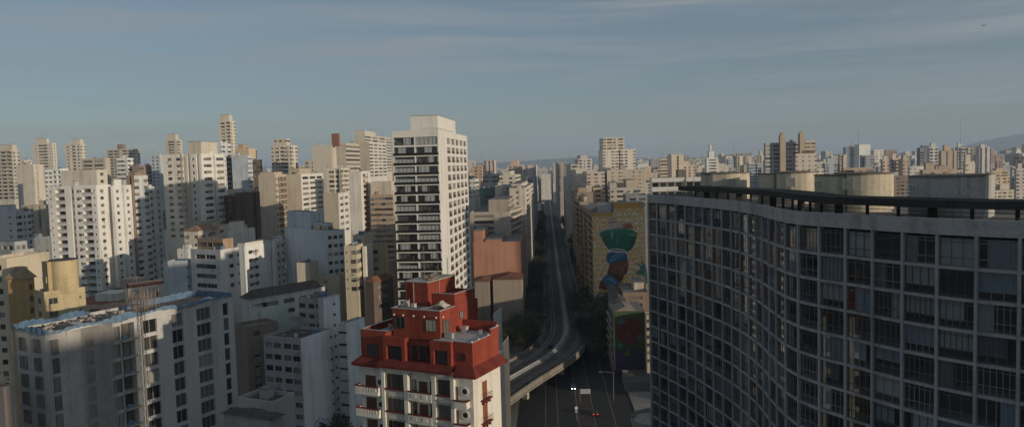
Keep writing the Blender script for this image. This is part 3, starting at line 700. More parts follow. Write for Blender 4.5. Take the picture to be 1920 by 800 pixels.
# ================================================================ white balcony tower
P, rz, wl, wr, h = frame(735, 821, 875, 243, 233, 6)
tw = empty('balcony_tower', (P.x, P.y, 0), rz); tag(tw, 'tall white apartment tower with black balcony rails, left of the highway', 'building')
FOOT.append((P.x-wl/2, P.y+wr/2, 16)); print('tower', wl, wr, h)
M_TW = wall((.70, .67, .61), dirt=.24, fine=.08); M_RAIL = plain('dark_rail', (.016, .012, .011), .5); M_BRAIL = plain('brown_rail', (.10, .055, .04), .5)
FT = 3.02; NFt = 26; head = 2.1
def twall(q):
    # right face with window openings; front face is open balconies between piers
    wins = []
    ww = wr*.108; gaps = []
    xs = [wr*.26+k*wr*.148 for k in range(5)]
    cols = []; s = 0
    for x in xs: cols += [('.', s, x), ('w', x, x+ww)]; s = x+ww
    cols.append(('.', s, wr))
    for t, a, b in cols:
        if t == '.': q.poly([(0, a, 0), (0, b, 0), (0, b, h), (0, a, h)]); continue
        q.poly([(0, a, h-head), (0, b, h-head), (0, b, h), (0, a, h)]); q.poly([(0, a, 0), (0, b, 0), (0, b, h-head-NFt*FT), (0, a, h-head-NFt*FT)])
        for i in range(NFt):
            zt = h-head-i*FT; zb = zt-FT; zw0, zw1, d = zb+FT-2.0, zt, .6
            q.poly([(0, a, zb), (0, b, zb), (0, b, zw0), (0, a, zw0)])
            q.poly([(0, a, zw0), (-d, a, zw0), (-d, a, zw1), (0, a, zw1)]); q.poly([(-d, b, zw0), (0, b, zw0), (0, b, zw1), (-d, b, zw1)])
            q.poly([(0, a, zw0), (0, b, zw0), (-d, b, zw0), (-d, a, zw0)]); q.poly([(-d, a, zw1), (-d, b, zw1), (0, b, zw1), (0, a, zw1)])
    q.poly([(0, wr, 0), (-wl, wr, 0), (-wl, wr, h), (0, wr, h)]); q.poly([(-wl, wr, 0), (-wl, 0, 0), (-wl, 0, h), (-wl, wr, h)])
    t = .25
    q.box(-wl, -wl+.35, 0, 1.8, 0, h-head, skip='l'); q.box(-wl*.53, -wl*.50, .02, 1.8, 0, h-head)
    q.box(-.35, -.002, .001, 1.8, 0, h-head)
    q.box(-wl+.001, -.001, .0, 1.8, h-head, h, skip='b')
    q.box(-wl+.01, -.01, 1.8, wr-.01, h-1.2, h-.9, 1, skip='d')
    q.box(-wl+.01, -.01, wr-.3, wr-.005, h-.9, h, skip='b'); q.box(-.3, -.005, 1.8, wr-.3, h-.9, h, skip='r'); q.box(-wl+.005, -wl+.3, 1.8, wr-.3, h-.9, h, skip='l')
tw_w = part('wall', [M_TW, M_ROOF], tw, twall)
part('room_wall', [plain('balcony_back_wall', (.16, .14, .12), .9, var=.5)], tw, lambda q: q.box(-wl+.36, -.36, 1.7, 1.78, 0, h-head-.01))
part('penthouse', [M_TW, M_ROOF], tw, lambda q: (q.box(-wl*.64, -.6, 3.0, wr*.62, h-1, h+4.6, skip='t'), q.box(-wl*.64-.05, -.55, 2.95, wr*.62+.05, h+4.6, h+4.75, 1)))
part('terrace_rail', M_BRAIL, tw, lambda q: (q.box(-wl*.35, -.1, .1, .16, h+.45, h+.52), q.box(-.16, -.1, .1, wr*.5, h+.45, h+.52), [q.box(-wl*.35+k*1.2, -wl*.35+k*1.2+.05, .1, .15, h, h+.45) for k in range(5)]))
bays = ((-wl+.36, -wl*.53-.01), (-wl*.50+.01, -.36))
rnd = random.Random(11)
M_BLIND = plain('roller_blind', (.68, .66, .61), .85)
def blind_mesh(w, hh):
    q = MB(); q.poly([(-w/2, 0, 0), (w/2, 0, 0), (w/2, 0, hh), (-w/2, 0, hh)]); return q.mesh('blind', [M_BLIND])
for i in range(NFt):
    zt = h-head-i*FT; zb = zt-FT
    if proj(tw.matrix_basis @ Vector((-3, 0, zt)))[1] > 620: break
    part('floor_slab', [M_TW], tw, lambda q: q.box(-wl+.352, -.352, .0, 1.69, zb, zb+.55))
    if i: 
        part('balcony_rail', [M_RAIL], tw, lambda q: (q.box(-wl+.05, -.1, -.12, -.02, zb+.35, zb+1.15)))
    for a, b in bays:
        w = b-a; cx = (a+b)/2; z0 = zb+.56; hh = FT-.58
        a_, b_ = pane_mesh(w-.04, hh, 4, M_FRAMED, False, glass_clear())
        o = link('window', a_, tw, (cx, .25, z0)); link('frame', b_, o)
        u_ = rnd.random()
        if u_ < .42: link('blind', blind_mesh(w-.2, hh*rnd.uniform(.55, .95)), o, (0, .09, hh*.03))
        elif u_ < .85: 
            ww = w*rnd.uniform(.2, .5); link('blind', blind_mesh(ww, hh*.9), o, (rnd.uniform(-.3, .3)*(w-ww), .09, hh*.05))
        if rnd.random() < .8:     # plants and furniture glimpsed behind the glass
            q = MB()
            for k in range(rnd.randint(2, 5)):
                x = rnd.uniform(-w*.45, w*.4); q.box(x, x+rnd.uniform(.3, 1.1), .5, 1.0, 0, rnd.uniform(.5, 1.5))
            f = q.build('furniture', plain('balcony_things', (.26, .18, .12), .8, var=.6), o)
    ww = wr*.108
    for k in range(5):
        y = wr*.26+k*wr*.148+ww/2
        o = window(tw, (-.45, y, zt-2.0), R(90), ww-.03, 1.98, 1, M_FRAMED)
        if i and (k+i*3) % 7 != 2: 
            q = MB(); q.box(-ww/2+.02, ww/2-.02, -.35, -.3, .02, .85); q.build('rail', M_BRAIL, o)

# ================================================================ red-topped building with white balconies
o0 = onz(640+655/2.667, 500+552/2.667, 49.4)
rb = empty('red_topped_building', (o0.x, o0.y, 0), R(-26.5)); tag(rb, 'cream apartment building with red crown storeys and red balcony edges', 'building')
FOOT.append((-14, 106, 14))
M_RED = wall((.30, .062, .038), dirt=.55, fine=.2); M_RW = wall((.72, .67, .58), dirt=.4, fine=.12); M_RTRIM = wall((.175, .036, .026), dirt=.55, fine=.2)
M_SHUT = plain('brown_shutter', (.10, .04, .025), .6)
ZK = 49.4; D0 = 15.5                       # cornice level, depth of the block
# plan of the white front (x to the left, y back); pilasters carry the recesses
FX = {'a': -18.6, 'b': -14.6, 'c': -14.1, 'd': -10.9, 'e': -10.3, 'f': -6.5, 'g': -5.9, 'h': -3.6, 'i': -3.1, 'j': -.45}
FLr = 3.1
part('wall', [M_RW], rb, lambda q: (
    q.box(-18.6, -14.6, 1.1, D0, 0, ZK-.35), q.box(-14.6, -3.1, 1.3, D0-.5, 0, ZK-.36),
    q.box(-3.1, -.45, .9, 8.5, 0, ZK-.35),
    q.box(-14.1, -10.9, .75, 1.3, 0, ZK-.5), q.box(-5.9, -3.6, .75, 1.3, 0, ZK-.5)))
for a, b in ((-14.6, -14.1), (-10.9, -10.3), (-6.5, -5.9), (-3.6, -3.1)):
    part('pilaster', [M_RW], rb, lambda q: (q.box(a, b, .42, 1.29, 0, ZK-.75), q.box(a-.08, b+.08, .36, 1.285, ZK-.75, ZK-.5)))
part('frieze', [M_RW], rb, lambda q: (q.box(-14.7, -3.0, .34, 1.28, ZK-.498, ZK-.02)))
def cornice(q):
    e = .9
    q.box(-19.4, -14.75, .2, D0+.4, ZK-.3, ZK+.1); q.box(-14.75, -2.9, -.35, 3, ZK-.0, ZK+.32); q.box(-2.9, .35, .12, 9.2, ZK-.3, ZK+.1)
    # sloping red skirt
    for (x0, x1, y, xo0, xo1, yo) in ((-18.4, -14.2, 1.2, -19.4, -14.75, .2),):
        q.poly([(xo0, yo, ZK+.11), (xo1, yo, ZK+.11), (xo1, y, ZK+1.0), (x0, y, ZK+1.0)])
    q.poly([(-14.75, -.35, ZK+.33), (-2.9, -.35, ZK+.33), (-3.2, .7, ZK+1.0), (-14.4, .7, ZK+1.0)])
    q.poly([(-2.9, .12, ZK+.11), (.35, .12, ZK+.11), (-.5, 1.1, ZK+1.0), (-2.9, 1.1, ZK+1.0)])
    q.poly([(.35, .12, ZK+.11), (.35, 9.2, ZK+.11), (-.5, 8.4, ZK+1.0), (-.5, 1.1, ZK+1.0)])
    q.poly([(-19.4, D0+.4, ZK+.11), (-19.4, .2, ZK+.11), (-18.4, 1.2, ZK+1.0), (-18.4, D0, ZK+1.0)])
part('cornice', [M_RTRIM], rb, cornice)
for k in range(7):                          # visible storeys
    zt = ZK-.9-k*FLr; zb = zt-FLr
    if k < 5:
        # left bay: balcony with balusters, shuttered door, round window
        bal = part('balcony', [M_RW], rb, lambda q: (q.box(-18.75, -14.9, .0, 1.1, zb-.15, zb+.12), q.box(-18.75, -14.9, .0, .12, zb+.12, zb+.32), q.box(-18.75, -18.63, .12, 1.1, zb+.12, zb+.98), q.box(-15.05, -14.9, .12, 1.1, zb+.12, zb+.98), q.box(-18.75, -17.6, .0, .12, zb+.32, zb+.98)))
        part('handrail', [M_RTRIM], bal, lambda q: (q.box(-18.85, -14.85, -.06, .2, zb+.98, zb+1.1), q.box(-18.85, -18.58, .2, 1.1, zb+.98, zb+1.1)))
        part('balusters', [M_RW], bal, lambda q: [q.tube([(-17.45+j*.27, .06, zb+.32), (-17.45+j*.27, .06, zb+.5), (-17.45+j*.27, .06, zb+.98)], [.05, .09, .05], 5, caps=False) for j in range(9)])
        d = part('shutter_door', [M_SHUT], rb, lambda q: (q.box(-17.7, -16.85, 1.02, 1.1, zb+.12, zb+2.3), q.box(-16.82, -16.0, 1.02, 1.1, zb+.12, zb+2.3)))
        part('porthole', [M_DARK], rb, lambda q: q.tube([(-15.25, 1.12, zb+1.5), (-15.25, 1.0, zb+1.5)], .36, 14))
        # two big window bays with red sills and panels
        for xa, xb in ((-14.0, -11.0), (-5.8, -3.7)):
            o = window(rb, ((xa+xb)/2, .62, zb+1.0), 0, (xb-xa)*.86, 1.9, 3, M_SHUT)
            part('sill', [M_RTRIM], rb, lambda q: q.box(xa-.05, xb+.02, .38, .76, zb+.84, zb+.99))
            part('panel', [wall((.60, .55, .47), dirt=.3)], rb, lambda q: (q.box(xa+.1, xb-.1, .66, .76, zb-.35, zb+.72), q.box(xa+.35, xb-.35, .6, .66, zb-.1, zb+.5)))
        # centre bay: door between two narrow windows behind a balcony band
        bal = part('balcony', [M_RW], rb, lambda q: (q.box(-10.25, -6.55, .3, 1.3, zb-.2, zb+.05), q.box(-10.25, -6.55, .3, .45, zb+.05, zb+.95), q.box(-9.6, -8.9, .24, .3, zb+.2, zb+.75), q.box(-7.9, -7.2, .24, .3, zb+.2, zb+.75)))
        part('handrail', [M_RTRIM], bal, lambda q: q.box(-10.3, -6.5, .22, .55, zb+.951, zb+1.06))
        part('shutter_door', [M_SHUT], rb, lambda q: q.box(-9.0, -7.7, 1.22, 1.3, zb+.05, zb+2.25))
        for xx in (-9.75, -6.95): window(rb, (xx, 1.2, zb+.8), 0, .6, 1.5, 0, M_SHUT)
        # corner bay: porthole, small corner balcony
        part('porthole', [M_DARK], rb, lambda q: q.tube([(-1.7, .93, zb+1.75), (-1.7, .84, zb+1.75)], .36, 16))
        part('porthole_surround', [M_RW], rb, lambda q: [q.poly([(-1.7+r0*math.cos(a), .8, zb+1.75+r0*math.sin(a)) for r0, a in ((.37, j*math.pi/8), (.6, j*math.pi/8), (.6, (j+1)*math.pi/8), (.37, (j+1)*math.pi/8))]) for j in range(16)]+[q.tube([(-1.7, .93, zb+1.75), (-1.7, .8, zb+1.75)], .6, 16, caps=False)])
        bal = part('balcony', [M_RW], rb, lambda q: (q.box(-3.0, -1.0, .05, .9, zb-.3, zb+.1), q.box(-2.95, -1.05, .05, .15, zb+.1, zb+.62), q.box(-1.15, -1.05, .15, .9, zb+.1, zb+.62)))
        part('handrail', [M_RTRIM], bal, lambda q: (q.box(-3.05, -.9, -.05, .25, zb+.62, zb+.74), q.box(-1.2, -.9, .25, .9, zb+.62, zb+.74)))
        part('shutter_door', [M_SHUT], rb, lambda q: q.box(-2.95, -2.75, .82, .9, zb+.1, zb+2.3))
        # side face: tall shuttered door with shallow balcony on brackets
        part('shutter_door', [plain('side_shutter', (.26, .085, .04), .6)], rb, lambda q: (q.box(-.45, -.38, 3.3, 4.5, zb+.15, zb+2.45), [q.box(-.38, -.36, 3.35, 4.45, zb+.3+j*.14, zb+.38+j*.14) for j in range(14)]))
        bal = part('balcony', [M_RTRIM], rb, lambda q: (q.box(-.449, .15, 2.7, 5.1, zb, zb+.12), [q.box(-.449, .0, 3.0+j*.8, 3.1+j*.8, zb-.5, zb) for j in range(3)]))
        part('handrail', [M_FRAMED], bal, lambda q: (q.box(.1, .14, 2.75, 5.05, zb+.9, zb+.95), [q.box(.1, .13, 2.75+j*.25, 2.78+j*.25, zb+.12, zb+.9) for j in range(10)]))
ZM = ZK+4.1
# red storey with projecting window bays
def redst(q):
    q.box(-18.4, -14.2, 1.2, D0, ZK+.12, ZM+.3, skip='t'); q.box(-14.2, -3.4, 1.5, 8, ZK+.12, ZM-.4, skip='t')
    q.box(-3.4, -.5, 1.1, 8.4, ZK+.12, ZM-.15, skip='t')
    q.box(-18.4, -18.2, 1.2, D0, ZM+.3, ZM+.32); 
    q.box(-9, -.7, 8.4, 8.65, ZK, ZM+1.3); q.box(-.72, -.5, 6.2, 8.64, ZM-.15, ZM+.75)
redo = part('red_storey', [M_RED], rb, redst)
for a_ in ((-6.2, -.7, 1.3, 8.3, ZM-.45, ZM-.12), (-18.2, -13.9, 1.4, D0-.1, ZM-.5, ZM-.4)): part('terrace', [wall((.46, .44, .42), dirt=.4)], rb, lambda q: q.box(*a_))
part('parapet', [M_RED], rb, lambda q: (q.box(-3.4, -.5, 1.1, 1.3, ZM-.149, ZM+.02), q.box(-.7, -.501, 1.3, 6.2, ZM-.149, ZM+.02), q.box(-6.3, -3.4, .9, 1.15, ZM-.6, ZM+.0),
     q.box(-18.4, -13.9, 1.2, 1.42, ZM+.3, ZM+.55), q.box(-18.4, -18.18, 1.42, D0, ZM+.33, ZM+.55)))
for a_ in ((-6.25, -3.42, .85, 1.2, ZM+.001, ZM+.07), (-3.42, -.45, 1.05, 1.35, ZM+.021, ZM+.09), (-.75, -.45, 1.35, 6.2, ZM+.021, ZM+.09), (-.77, -.45, 6.2, 8.7, ZM+.751, ZM+.82), (-18.45, -18.15, 1.42, D0, ZM+.551, ZM+.6), (-18.45, -13.9, 1.15, 1.46, ZM+.551, ZM+.6)): part('coping', [plain('coping_paint', (.40, .37, .34), .7)], rb, lambda q: q.box(*a_))
for xa, xb in ((-14.2, -10.6), (-6.6, -3.4)):
    bay = part('window_bay', [M_RED], rb, lambda q: (q.box(xa, xa+.55, .55, 1.5, ZK+.33, ZM-.05), q.box(xb-.55, xb, .55, 1.5, ZK+.33, ZM-.05), q.box(xa+.55, xb-.55, .55, 1.5, ZM-1.2, ZM-.05), q.box(xa+.55, xb-.55, .6, 1.5, ZK+.33, ZK+.95)))
    window(bay, ((xa+xb)/2, 1.0, ZK+.97), 0, xb-xa-1.12, 1.9, 2, M_SHUT)
for xx, w in ((-9.6, .9), (-8.4, 1.0), (-7.3, .9)): window(rb, (xx, 1.38, ZK+.9), 0, w, 2.2, 1, M_SHUT)
window(rb, (-16.4, 1.08, ZK+1.1), 0, 1.8, 1.6, 1, M_SHUT)
part('porthole', [M_DARK], rb, lambda q: q.tube([(-1.9, 1.12, ZK+2.2), (-1.9, 1.03, ZK+2.2)], .36, 16))
part('porthole_surround', [M_RTRIM], rb, lambda q: [q.poly([(-1.9+r0*math.cos(a), 1.0, ZK+2.2+r0*math.sin(a)) for r0, a in ((.37, j*math.pi/8), (.6, j*math.pi/8), (.6, (j+1)*math.pi/8), (.37, (j+1)*math.pi/8))]) for j in range(16)]+[q.tube([(-1.9, 1.12, ZK+2.2), (-1.9, 1.0, ZK+2.2)], .6, 16, caps=False)])
# penthouse
ZP = ZM+3.5
part('penthouse', [M_RED], rb, lambda q: (q.box(-13.9, -6.2, 2.6, 13, ZM-.6, ZP, skip='t'), q.box(-13.9, -6.2, 2.6, 2.85, ZP, ZP+.001), q.box(-7.2, -6.2, 2.85, 6.5, ZP, ZP+.01)))
part('roof_slab', [wall((.44, .40, .35), dirt=.5)], rb, lambda q: (q.box(-13.7, -6.4, 2.8, 9, ZP-.25, ZP-.12)))
for a_ in ((-14.0, -6.1, 2.5, 2.82, ZP+.002, ZP+.1), (-14.0, -13.7, 2.82, 9, ZP+.002, ZP+.1), (-6.42, -6.1, 2.82, 6.4, ZP+.012, ZP+.1)): part('coping', [plain('coping_paint', (.40, .37, .34), .7)], rb, lambda q: q.box(*a_))
window(rb, (-12.6, 2.5, ZM+.75), 0, 1.5, 1.6, 1, M_FRAMED)
wl_ = window(rb, (-7.6, 2.5, ZM+.7), 0, 1.5, 1.6, 2, M_FRAMED); wl_.data = wl_.data.copy(); wl_.data.materials[0] = plain('curtained_pane', (.62, .55, .36), .5)
window(rb, (-6.1, 4.0, ZM-.3), R(90), 1.7, 2.3, 1, M_FRAMED)
window(rb, (-6.1, 8.2, ZM+1.5), R(90), 1.0, 1.0, 1, M_FRAMED)
part('stair_block', [M_RED], rb, lambda q: (q.box(-10.4, -6.201, 6.5, 12.2, ZP-.3, ZP+1.5, skip='t'), q.box(-10.4, -6.2, 6.5, 6.7, ZP+1.5, ZP+1.65), q.box(-6.4, -6.2, 6.7, 12.2, ZP+1.5, ZP+1.65), q.box(-10.2, -6.4, 6.7, 12.0, ZP+1.0, ZP+1.1)))
for a_ in ((-10.45, -6.15, 6.45, 6.75, ZP+1.651, ZP+1.72), (-6.45, -6.15, 6.75, 12.2, ZP+1.651, ZP+1.72)): part('coping', [plain('coping_paint', (.40, .37, .34), .7)], rb, lambda q: q.box(*a_))
part('tank_tower', [M_RED], rb, lambda q: q.box(-13.7, -9.9, 5.6, 13.0, ZP-.3, ZP+3.2, skip='t'))
part('tank_roof', [wall((.5, .45, .38), dirt=.55)], rb, lambda q: q.box(-13.8, -9.8, 5.5, 13.1, ZP+3.2, ZP+3.32))
rr = random.Random(9)
part('roof_debris', [plain('roof_junk', (.3, .2, .15), .8, var=.6)], rb, lambda q: [(lambda x, y, s: q.box(x, x+s, y, y+s*.7, ZP+3.33, ZP+3.33+s*.5))(rr.uniform(-13, -10.6), rr.uniform(7, 12), rr.uniform(.2, .7)) for k in range(16)])['kind'] = 'stuff'
part('tarpaulin', [plain('tarp_cloth', (.50, .44, .38), .8)], rb, lambda q: [q.poly([(-8.9+i*.5, 4.2+j*.6, ZP+.05+.9*math.exp(-((i-3)**2+(j-1.5)**2)/3)+.08*math.sin(i*2+j)), (-8.4+i*.5, 4.2+j*.6, ZP+.05+.9*math.exp(-((i-2)**2+(j-1.5)**2)/3)+.08*math.sin(i*2+2+j)), (-8.4+i*.5, 4.8+j*.6, ZP+.05+.9*math.exp(-((i-2)**2+(j-.5)**2)/3)+.08*math.sin(i*2+3+j)), (-8.9+i*.5, 4.8+j*.6, ZP+.05+.9*math.exp(-((i-3)**2+(j-.5)**2)/3)+.08*math.sin(i*2+1+j))]) for i in range(5) for j in range(3)])
for x in (-13.5, -12.0, -10.3, -8.6, -6.7):
    part('wall_light', plain('globe_light', (.85, .82, .75), .4), rb, lambda q: q.tube([(x, 2.58, ZP-.85), (x, 2.44, ZP-.85), (x, 2.36, ZP-.85)], [.05, .14, .06], 8))
part('wall_light', plain('globe_light', (.85, .82, .75), .4), rb, lambda q: q.tube([(-6.18, 3.2, ZP-.85), (-6.04, 3.2, ZP-.85), (-5.96, 3.2, ZP-.85)], [.05, .14, .06], 8))
for x, y in ((-.6, 1.2), (-.6, 3.0), (-.6, 5.6), (-.6, 8.2)):
    part('wall_light', plain('globe_light', (.85, .82, .75), .4), rb, lambda q: q.tube([(x, y, ZM+.1+(.72 if y > 6 else 0)), (x, y, ZM+.25+(.72 if y > 6 else 0))], .1, 8))
for x, y, a, b in ((-13.0, 5.5, ZP+.1, ZP+.9), (-11.6, 2.7, ZP+.1, ZP+.9), (-12.6, 9, ZP+3.3, ZP+8), (-11.2, 10.5, ZP+3.3, ZP+10.5), (-10.2, 11.5, ZP+3.3, ZP+6)):
    part('antenna', M_METAL, rb, lambda q: q.tube([(x, y, a), (x, y, b)], .045, 5))
part('drainpipe', [wall((.4, .3, .25))], rb, lambda q: (q.tube([(-9.85, 8.5, ZP-.1), (-9.85, 8.5, ZP+3.1)], .06, 5), q.tube([(-12.2, 5.5, ZP-.1), (-12.2, 5.5, ZP+3.1)], .06, 5)))

rr = random.Random(19)
for x, y, z in ((-12.6, 4.2, ZP), (-11.0, 3.6, ZP), (-4.8, 3.0, ZM-.1), (-2.2, 6.5, ZM-.1), (-4.9, 6.9, ZM-.1), (-16.8, 6, ZM-.38), (-15.6, 9, ZM-.38)):
    w = rr.uniform(.35, .8); hh = rr.uniform(.35, .9); part('roof_box', plain('roof_box_%d' % (x*-10), rr.choice([(.35, .34, .32), (.2, .12, .08), (.45, .42, .38), (.10, .16, .2)]), .7), rb, lambda q: (q.box(x-w/2, x+w/2, y-w/2, y+w/2, z, z+hh), q.box(x-w/2-.04, x+w/2+.04, y-w/2-.04, y+w/2+.04, z+hh, z+hh+.06)))
part('roof_pipe', M_METAL, rb, lambda q: (q.tube([(-13.4, 3.4, ZP+.12), (-9.5, 3.2, ZP+.12), (-8.0, 5.2, ZP+.12)], .05, 5),))
part('roof_cable', M_BLACK, rb, lambda q: (q.tube([(-11.2, 10.5, ZP+8.5), (-9.5, 7.5, ZP+4.6), (-6.4, 3.0, ZP+.3)], .025, 4), q.tube([(-12.6, 9, ZP+7), (-14.5, 5, ZP+3.2), (-16, 1.4, ZM+.6)], .025, 4)))

# ================================================================ block under renovation, lower left, wrapped in netting
P, rz, wl, wr, h = frame(28, 98, 440, 622, 117, 27.7)
cs = empty('netted_building', (P.x, P.y, 0), rz); tag(cs, 'grey concrete block under renovation with netting and blue tarp around the roof', 'building')
print('netted', wl, wr, h); FOOT.append((P.x+6, P.y+14, 22))
M_NET = wall((.52, .50, .47), dirt=.4, fine=.16)
rad = 2.2; FLc = 3.02
arc = [(-rad+rad*math.sin(a), rad-rad*math.cos(a)) for a in [i*math.pi/16 for i in range(9)]]   # from (-rad,0) round to (0,rad)
def tpx(px, z=45.0):
    r = ray(px, 640); M_ = cs.matrix_basis.inverted(); 
    d = M_.to_3x3() @ Vector((r.x, r.y, 0)); c = M_ @ Vector((0, 0, 0)); k = -c.x/d.x; return c.y+d.y*k
openings = [('net', 98, 124), ('one', 159, 176), ('net', 208, 226), ('bal', 228, 253), ('two', 270, 296), ('two', 324, 345), ('thr', 371, 398), ('net2', 421, 431)]
ops = [(t, tpx(a), tpx(b)) for t, a, b in openings]; print(ops)
def cwall(q):
    s = rad; z0 = 0
    nf = int((h-1.2)/FLc)
    for t, a, b in ops+[('end', wr, wr)]:
        a = max(a, s+.1) if t != 'end' else wr
        q.poly([(0, s, 0), (0, a, 0), (0, a, h), (0, s, h)])
        if t == 'end': break
        q.poly([(0, a, h-1.1), (0, b, h-1.1), (0, b, h), (0, a, h)])
        for i in range(nf):
            zt = h-1.1-i*FLc; zb = zt-FLc; w0, w1 = (zb+.35, zt-.25) if t != 'bal' else (zb+.25, zt); d = .35 if t != 'bal' else 1.4
            q.poly([(0, a, zb), (0, b, zb), (0, b, w0), (0, a, w0)]); q.poly([(0, a, w1), (0, b, w1), (0, b, zt), (0, a, zt)])
            q.poly([(0, a, w0), (-d, a, w0), (-d, a, w1), (0, a, w1)]); q.poly([(-d, b, w0), (0, b, w0), (0, b, w1), (-d, b, w1)])
            q.poly([(0, a, w0), (0, b, w0), (-d, b, w0), (-d, a, w0)]); q.poly([(-d, a, w1), (-d, b, w1), (0, b, w1), (0, a, w1)])
        q.poly([(0, a, 0), (0, b, 0), (0, b, h-1.1-nf*FLc), (0, a, h-1.1-nf*FLc)])
        s = b
    for i in range(8):
        a, b = arc[i], arc[i+1]; q.poly([(*a, 0), (*b, 0), (*b, h), (*a, h)])
    q.poly([(-wl, 0, 0), (-rad, 0, 0), (-rad, 0, h), (-wl, 0, h)]); q.poly([(-wl, wr, 0), (-wl, 0, 0), (-wl, 0, h), (-wl, wr, h)])
    q.poly([(0, wr, 0), (-wl, wr, 0), (-wl, wr, h), (0, wr, h)])
part('wall', [M_NET], cs, cwall)
part('roof', [wall((.22, .17, .14), dirt=.5, fine=.25)], cs, lambda q: q.poly([(*p, h-.7) for p in [(-wl, 0)]+arc+[(0, wr), (-wl, wr)]]))
rnd = random.Random(31)
M_BLUE = plain('blue_tarp', (.11, .18, .26), .65, var=.5); M_OPEN = plain('green_pane', (.03, .06, .05), .2)
for t, a, b in ops:
    d = .33 if t != 'bal' else 1.38
    for i in range(18):
        zb = h-1.1-(i+1)*FLc
        if proj(cs.matrix_basis @ Vector((0, a, zb+3)))[1] > 830: break
        w0, hh = (zb+.36, FLc-.62) if t != 'bal' else (zb+.26, FLc-.27)
        o = window(cs, (-d+.06, (a+b)/2, w0), R(90), b-a-.02, hh, {'one': 1, 'two': 1, 'thr': 2, 'bal': 1}.get(t, 1), M_NET if t in ('two', 'thr') else M_FRAMED)
        if t == 'bal':
            part('balcony_slab', [wall((.42, .38, .31))], cs, lambda q: q.box(.002, .7, a-.3, b+.3, zb-.02, zb+.24))
            if rnd.random() < .7: part('tarp', [M_BLUE], cs, lambda q: q.poly([(.3, a+.1, zb+.25), (.3, a+1.2, zb+.25), (.28, a+1.1, zb+.25+rnd.uniform(.5, 1.1)), (.32, a+.2, zb+.25+rnd.uniform(.6, 1.2))]))
# end face openings seen through the net
for x in (-wl*.42, -wl*.8):
    for i in range(14):
        zb = h-1.1-(i+1)*FLc
        if zb < 12: break
        window(cs, (x, -.12, zb+.4), 0, 1.9, 2.2, 1, M_FRAMED)
# blue tarpaulin round the roof edge
def tarp(q):
    pth = [(-wl-.1, wr*.35), (-wl-.1, 2), (-wl-.1, -.1)]+[(-rad, -.1)]+[(p[0]+.1, p[1]-.1) for p in arc]+[(.1, y*1.0) for y in range(3, int(wr)+1)]
    pl = spl(pth, .5); rr = random.Random(4); prev = None
    for i, p in enumerate(pl):
        hi = h+.35+.3*math.sin(i*.37)+.2*math.sin(i*.11)+rr.uniform(-.2, .2); lo = h-.3+.28*math.sin(i*.23+1)+rr.uniform(-.15, .1)
        j = rr.uniform(-.06, .1); t = (pl[min(i+1, len(pl)-1)]-pl[max(i-1, 0)]).normalized(); n_ = Vector((t.y, -t.x))
        a, b, c = p+n_*(.05+j), p+n_*(.12+j), p-n_*.9
        cur = ((*b, lo), (*a, hi), (*c, h-.2+rr.uniform(-.1, .1)))
        if prev:
            q.poly([prev[0], cur[0], cur[1], prev[1]]); q.poly([prev[1], cur[1], cur[2], prev[2]])
        prev = cur
part('roof_tarp', [M_BLUE], cs, tarp)
def tarp2(q):
    rr = random.Random(8); y0, y1, x0, x1 = wr*.52, wr-.2, -wl+.4, -.4
    for (ax, ay, bx, by) in ((x0, y0, x0, y1), (x0, y1, x1, y1)):
        n_ = 24; prev = None
        for i in range(n_+1):
            f = i/n_; x, y = ax+(bx-ax)*f, ay+(by-ay)*f; zt = h+.5+rr.uniform(-.15, .15); s = .25*rr.random()
            cur = ((x+s, y-s, h-.69), (x+s*.3, y-.1, zt), (x-.5, y+.4, h-.2))
            if prev: q.poly([prev[0], cur[0], cur[1], prev[1]]); q.poly([prev[1], cur[1], cur[2], prev[2]])
            prev = cur
part('roof_tarp', [M_BLUE], cs, tarp2)
rr = random.Random(14)
part('rubble', [plain('rubble_mix', (.36, .31, .26), .9, var=.6)], cs, lambda q: [(lambda x, y, s: q.box(x, x+s, y, y+s*rr.uniform(.5, 1.5), h-.7, h-.7+s*rr.uniform(.3, .9)))(rr.uniform(-wl+1, -1.3), rr.uniform(1, wr*.45), rr.uniform(.15, .8)) for k in range(150)])['kind'] = 'stuff'
for k, (fx, fy) in enumerate([(.25, .50), (.4, .50), (.55, .50), (.7, .5), (.3, .56), (.5, .56), (.7, .57)]):
    part('rebar_cage', plain('rusty_rebar', (.30, .22, .17), .7), cs, lambda q: ([q.box(-wl*fx+dx, -wl*fx+dx+.07, wr*fy+dy, wr*fy+dy+.07, h-.7, h+rr.uniform(2.6, 3.8)) for dx in (0, .8) for dy in (0, .8)]+[q.box(-wl*fx, -wl*fx+.87, wr*fy+.01, wr*fy+.05, h-.2+j*.6, h-.14+j*.6) for j in range(5)]))
# builders' hoist mast up the face
ty = tpx(262)
def mast(q):
    z = 0; top = h+2.6
    for dx in (0, .7):
        for dy in (-.35, .35): q.box(.5+dx-.03, .5+dx+.03, ty+dy-.03, ty+dy+.03, 0, top)
    k = 0
    while z < top-.9:
        for x_, ya, yb in ((.5, -.35, .35), (1.2, -.35, .35)):
            q.tube([(x_, ty+(ya if k % 2 else yb), z), (x_, ty+(yb if k % 2 else ya), z+.9)], .02, 3, caps=False)
        for y_ in (-.35, .35): q.tube([(.5 if k % 2 else 1.2, ty+y_, z), (1.2 if k % 2 else .5, ty+y_, z+.9)], .02, 3, caps=False)
        z += .9; k += 1
part('hoist_mast', [plain('dark_steel', (.07, .065, .06), .6)], cs, mast)
def scaff(q):
    for y in (tpx(285), tpx(292)):
        q.tube([(-1.5, y, h-.7), (-1.5, y, h+3.5)], .04, 4)
    for j in range(7): q.box(-wl*.9, -wl*.15, wr*.42+.3*j, wr*.42+.3*j+.05, h+1.2, h+1.25)
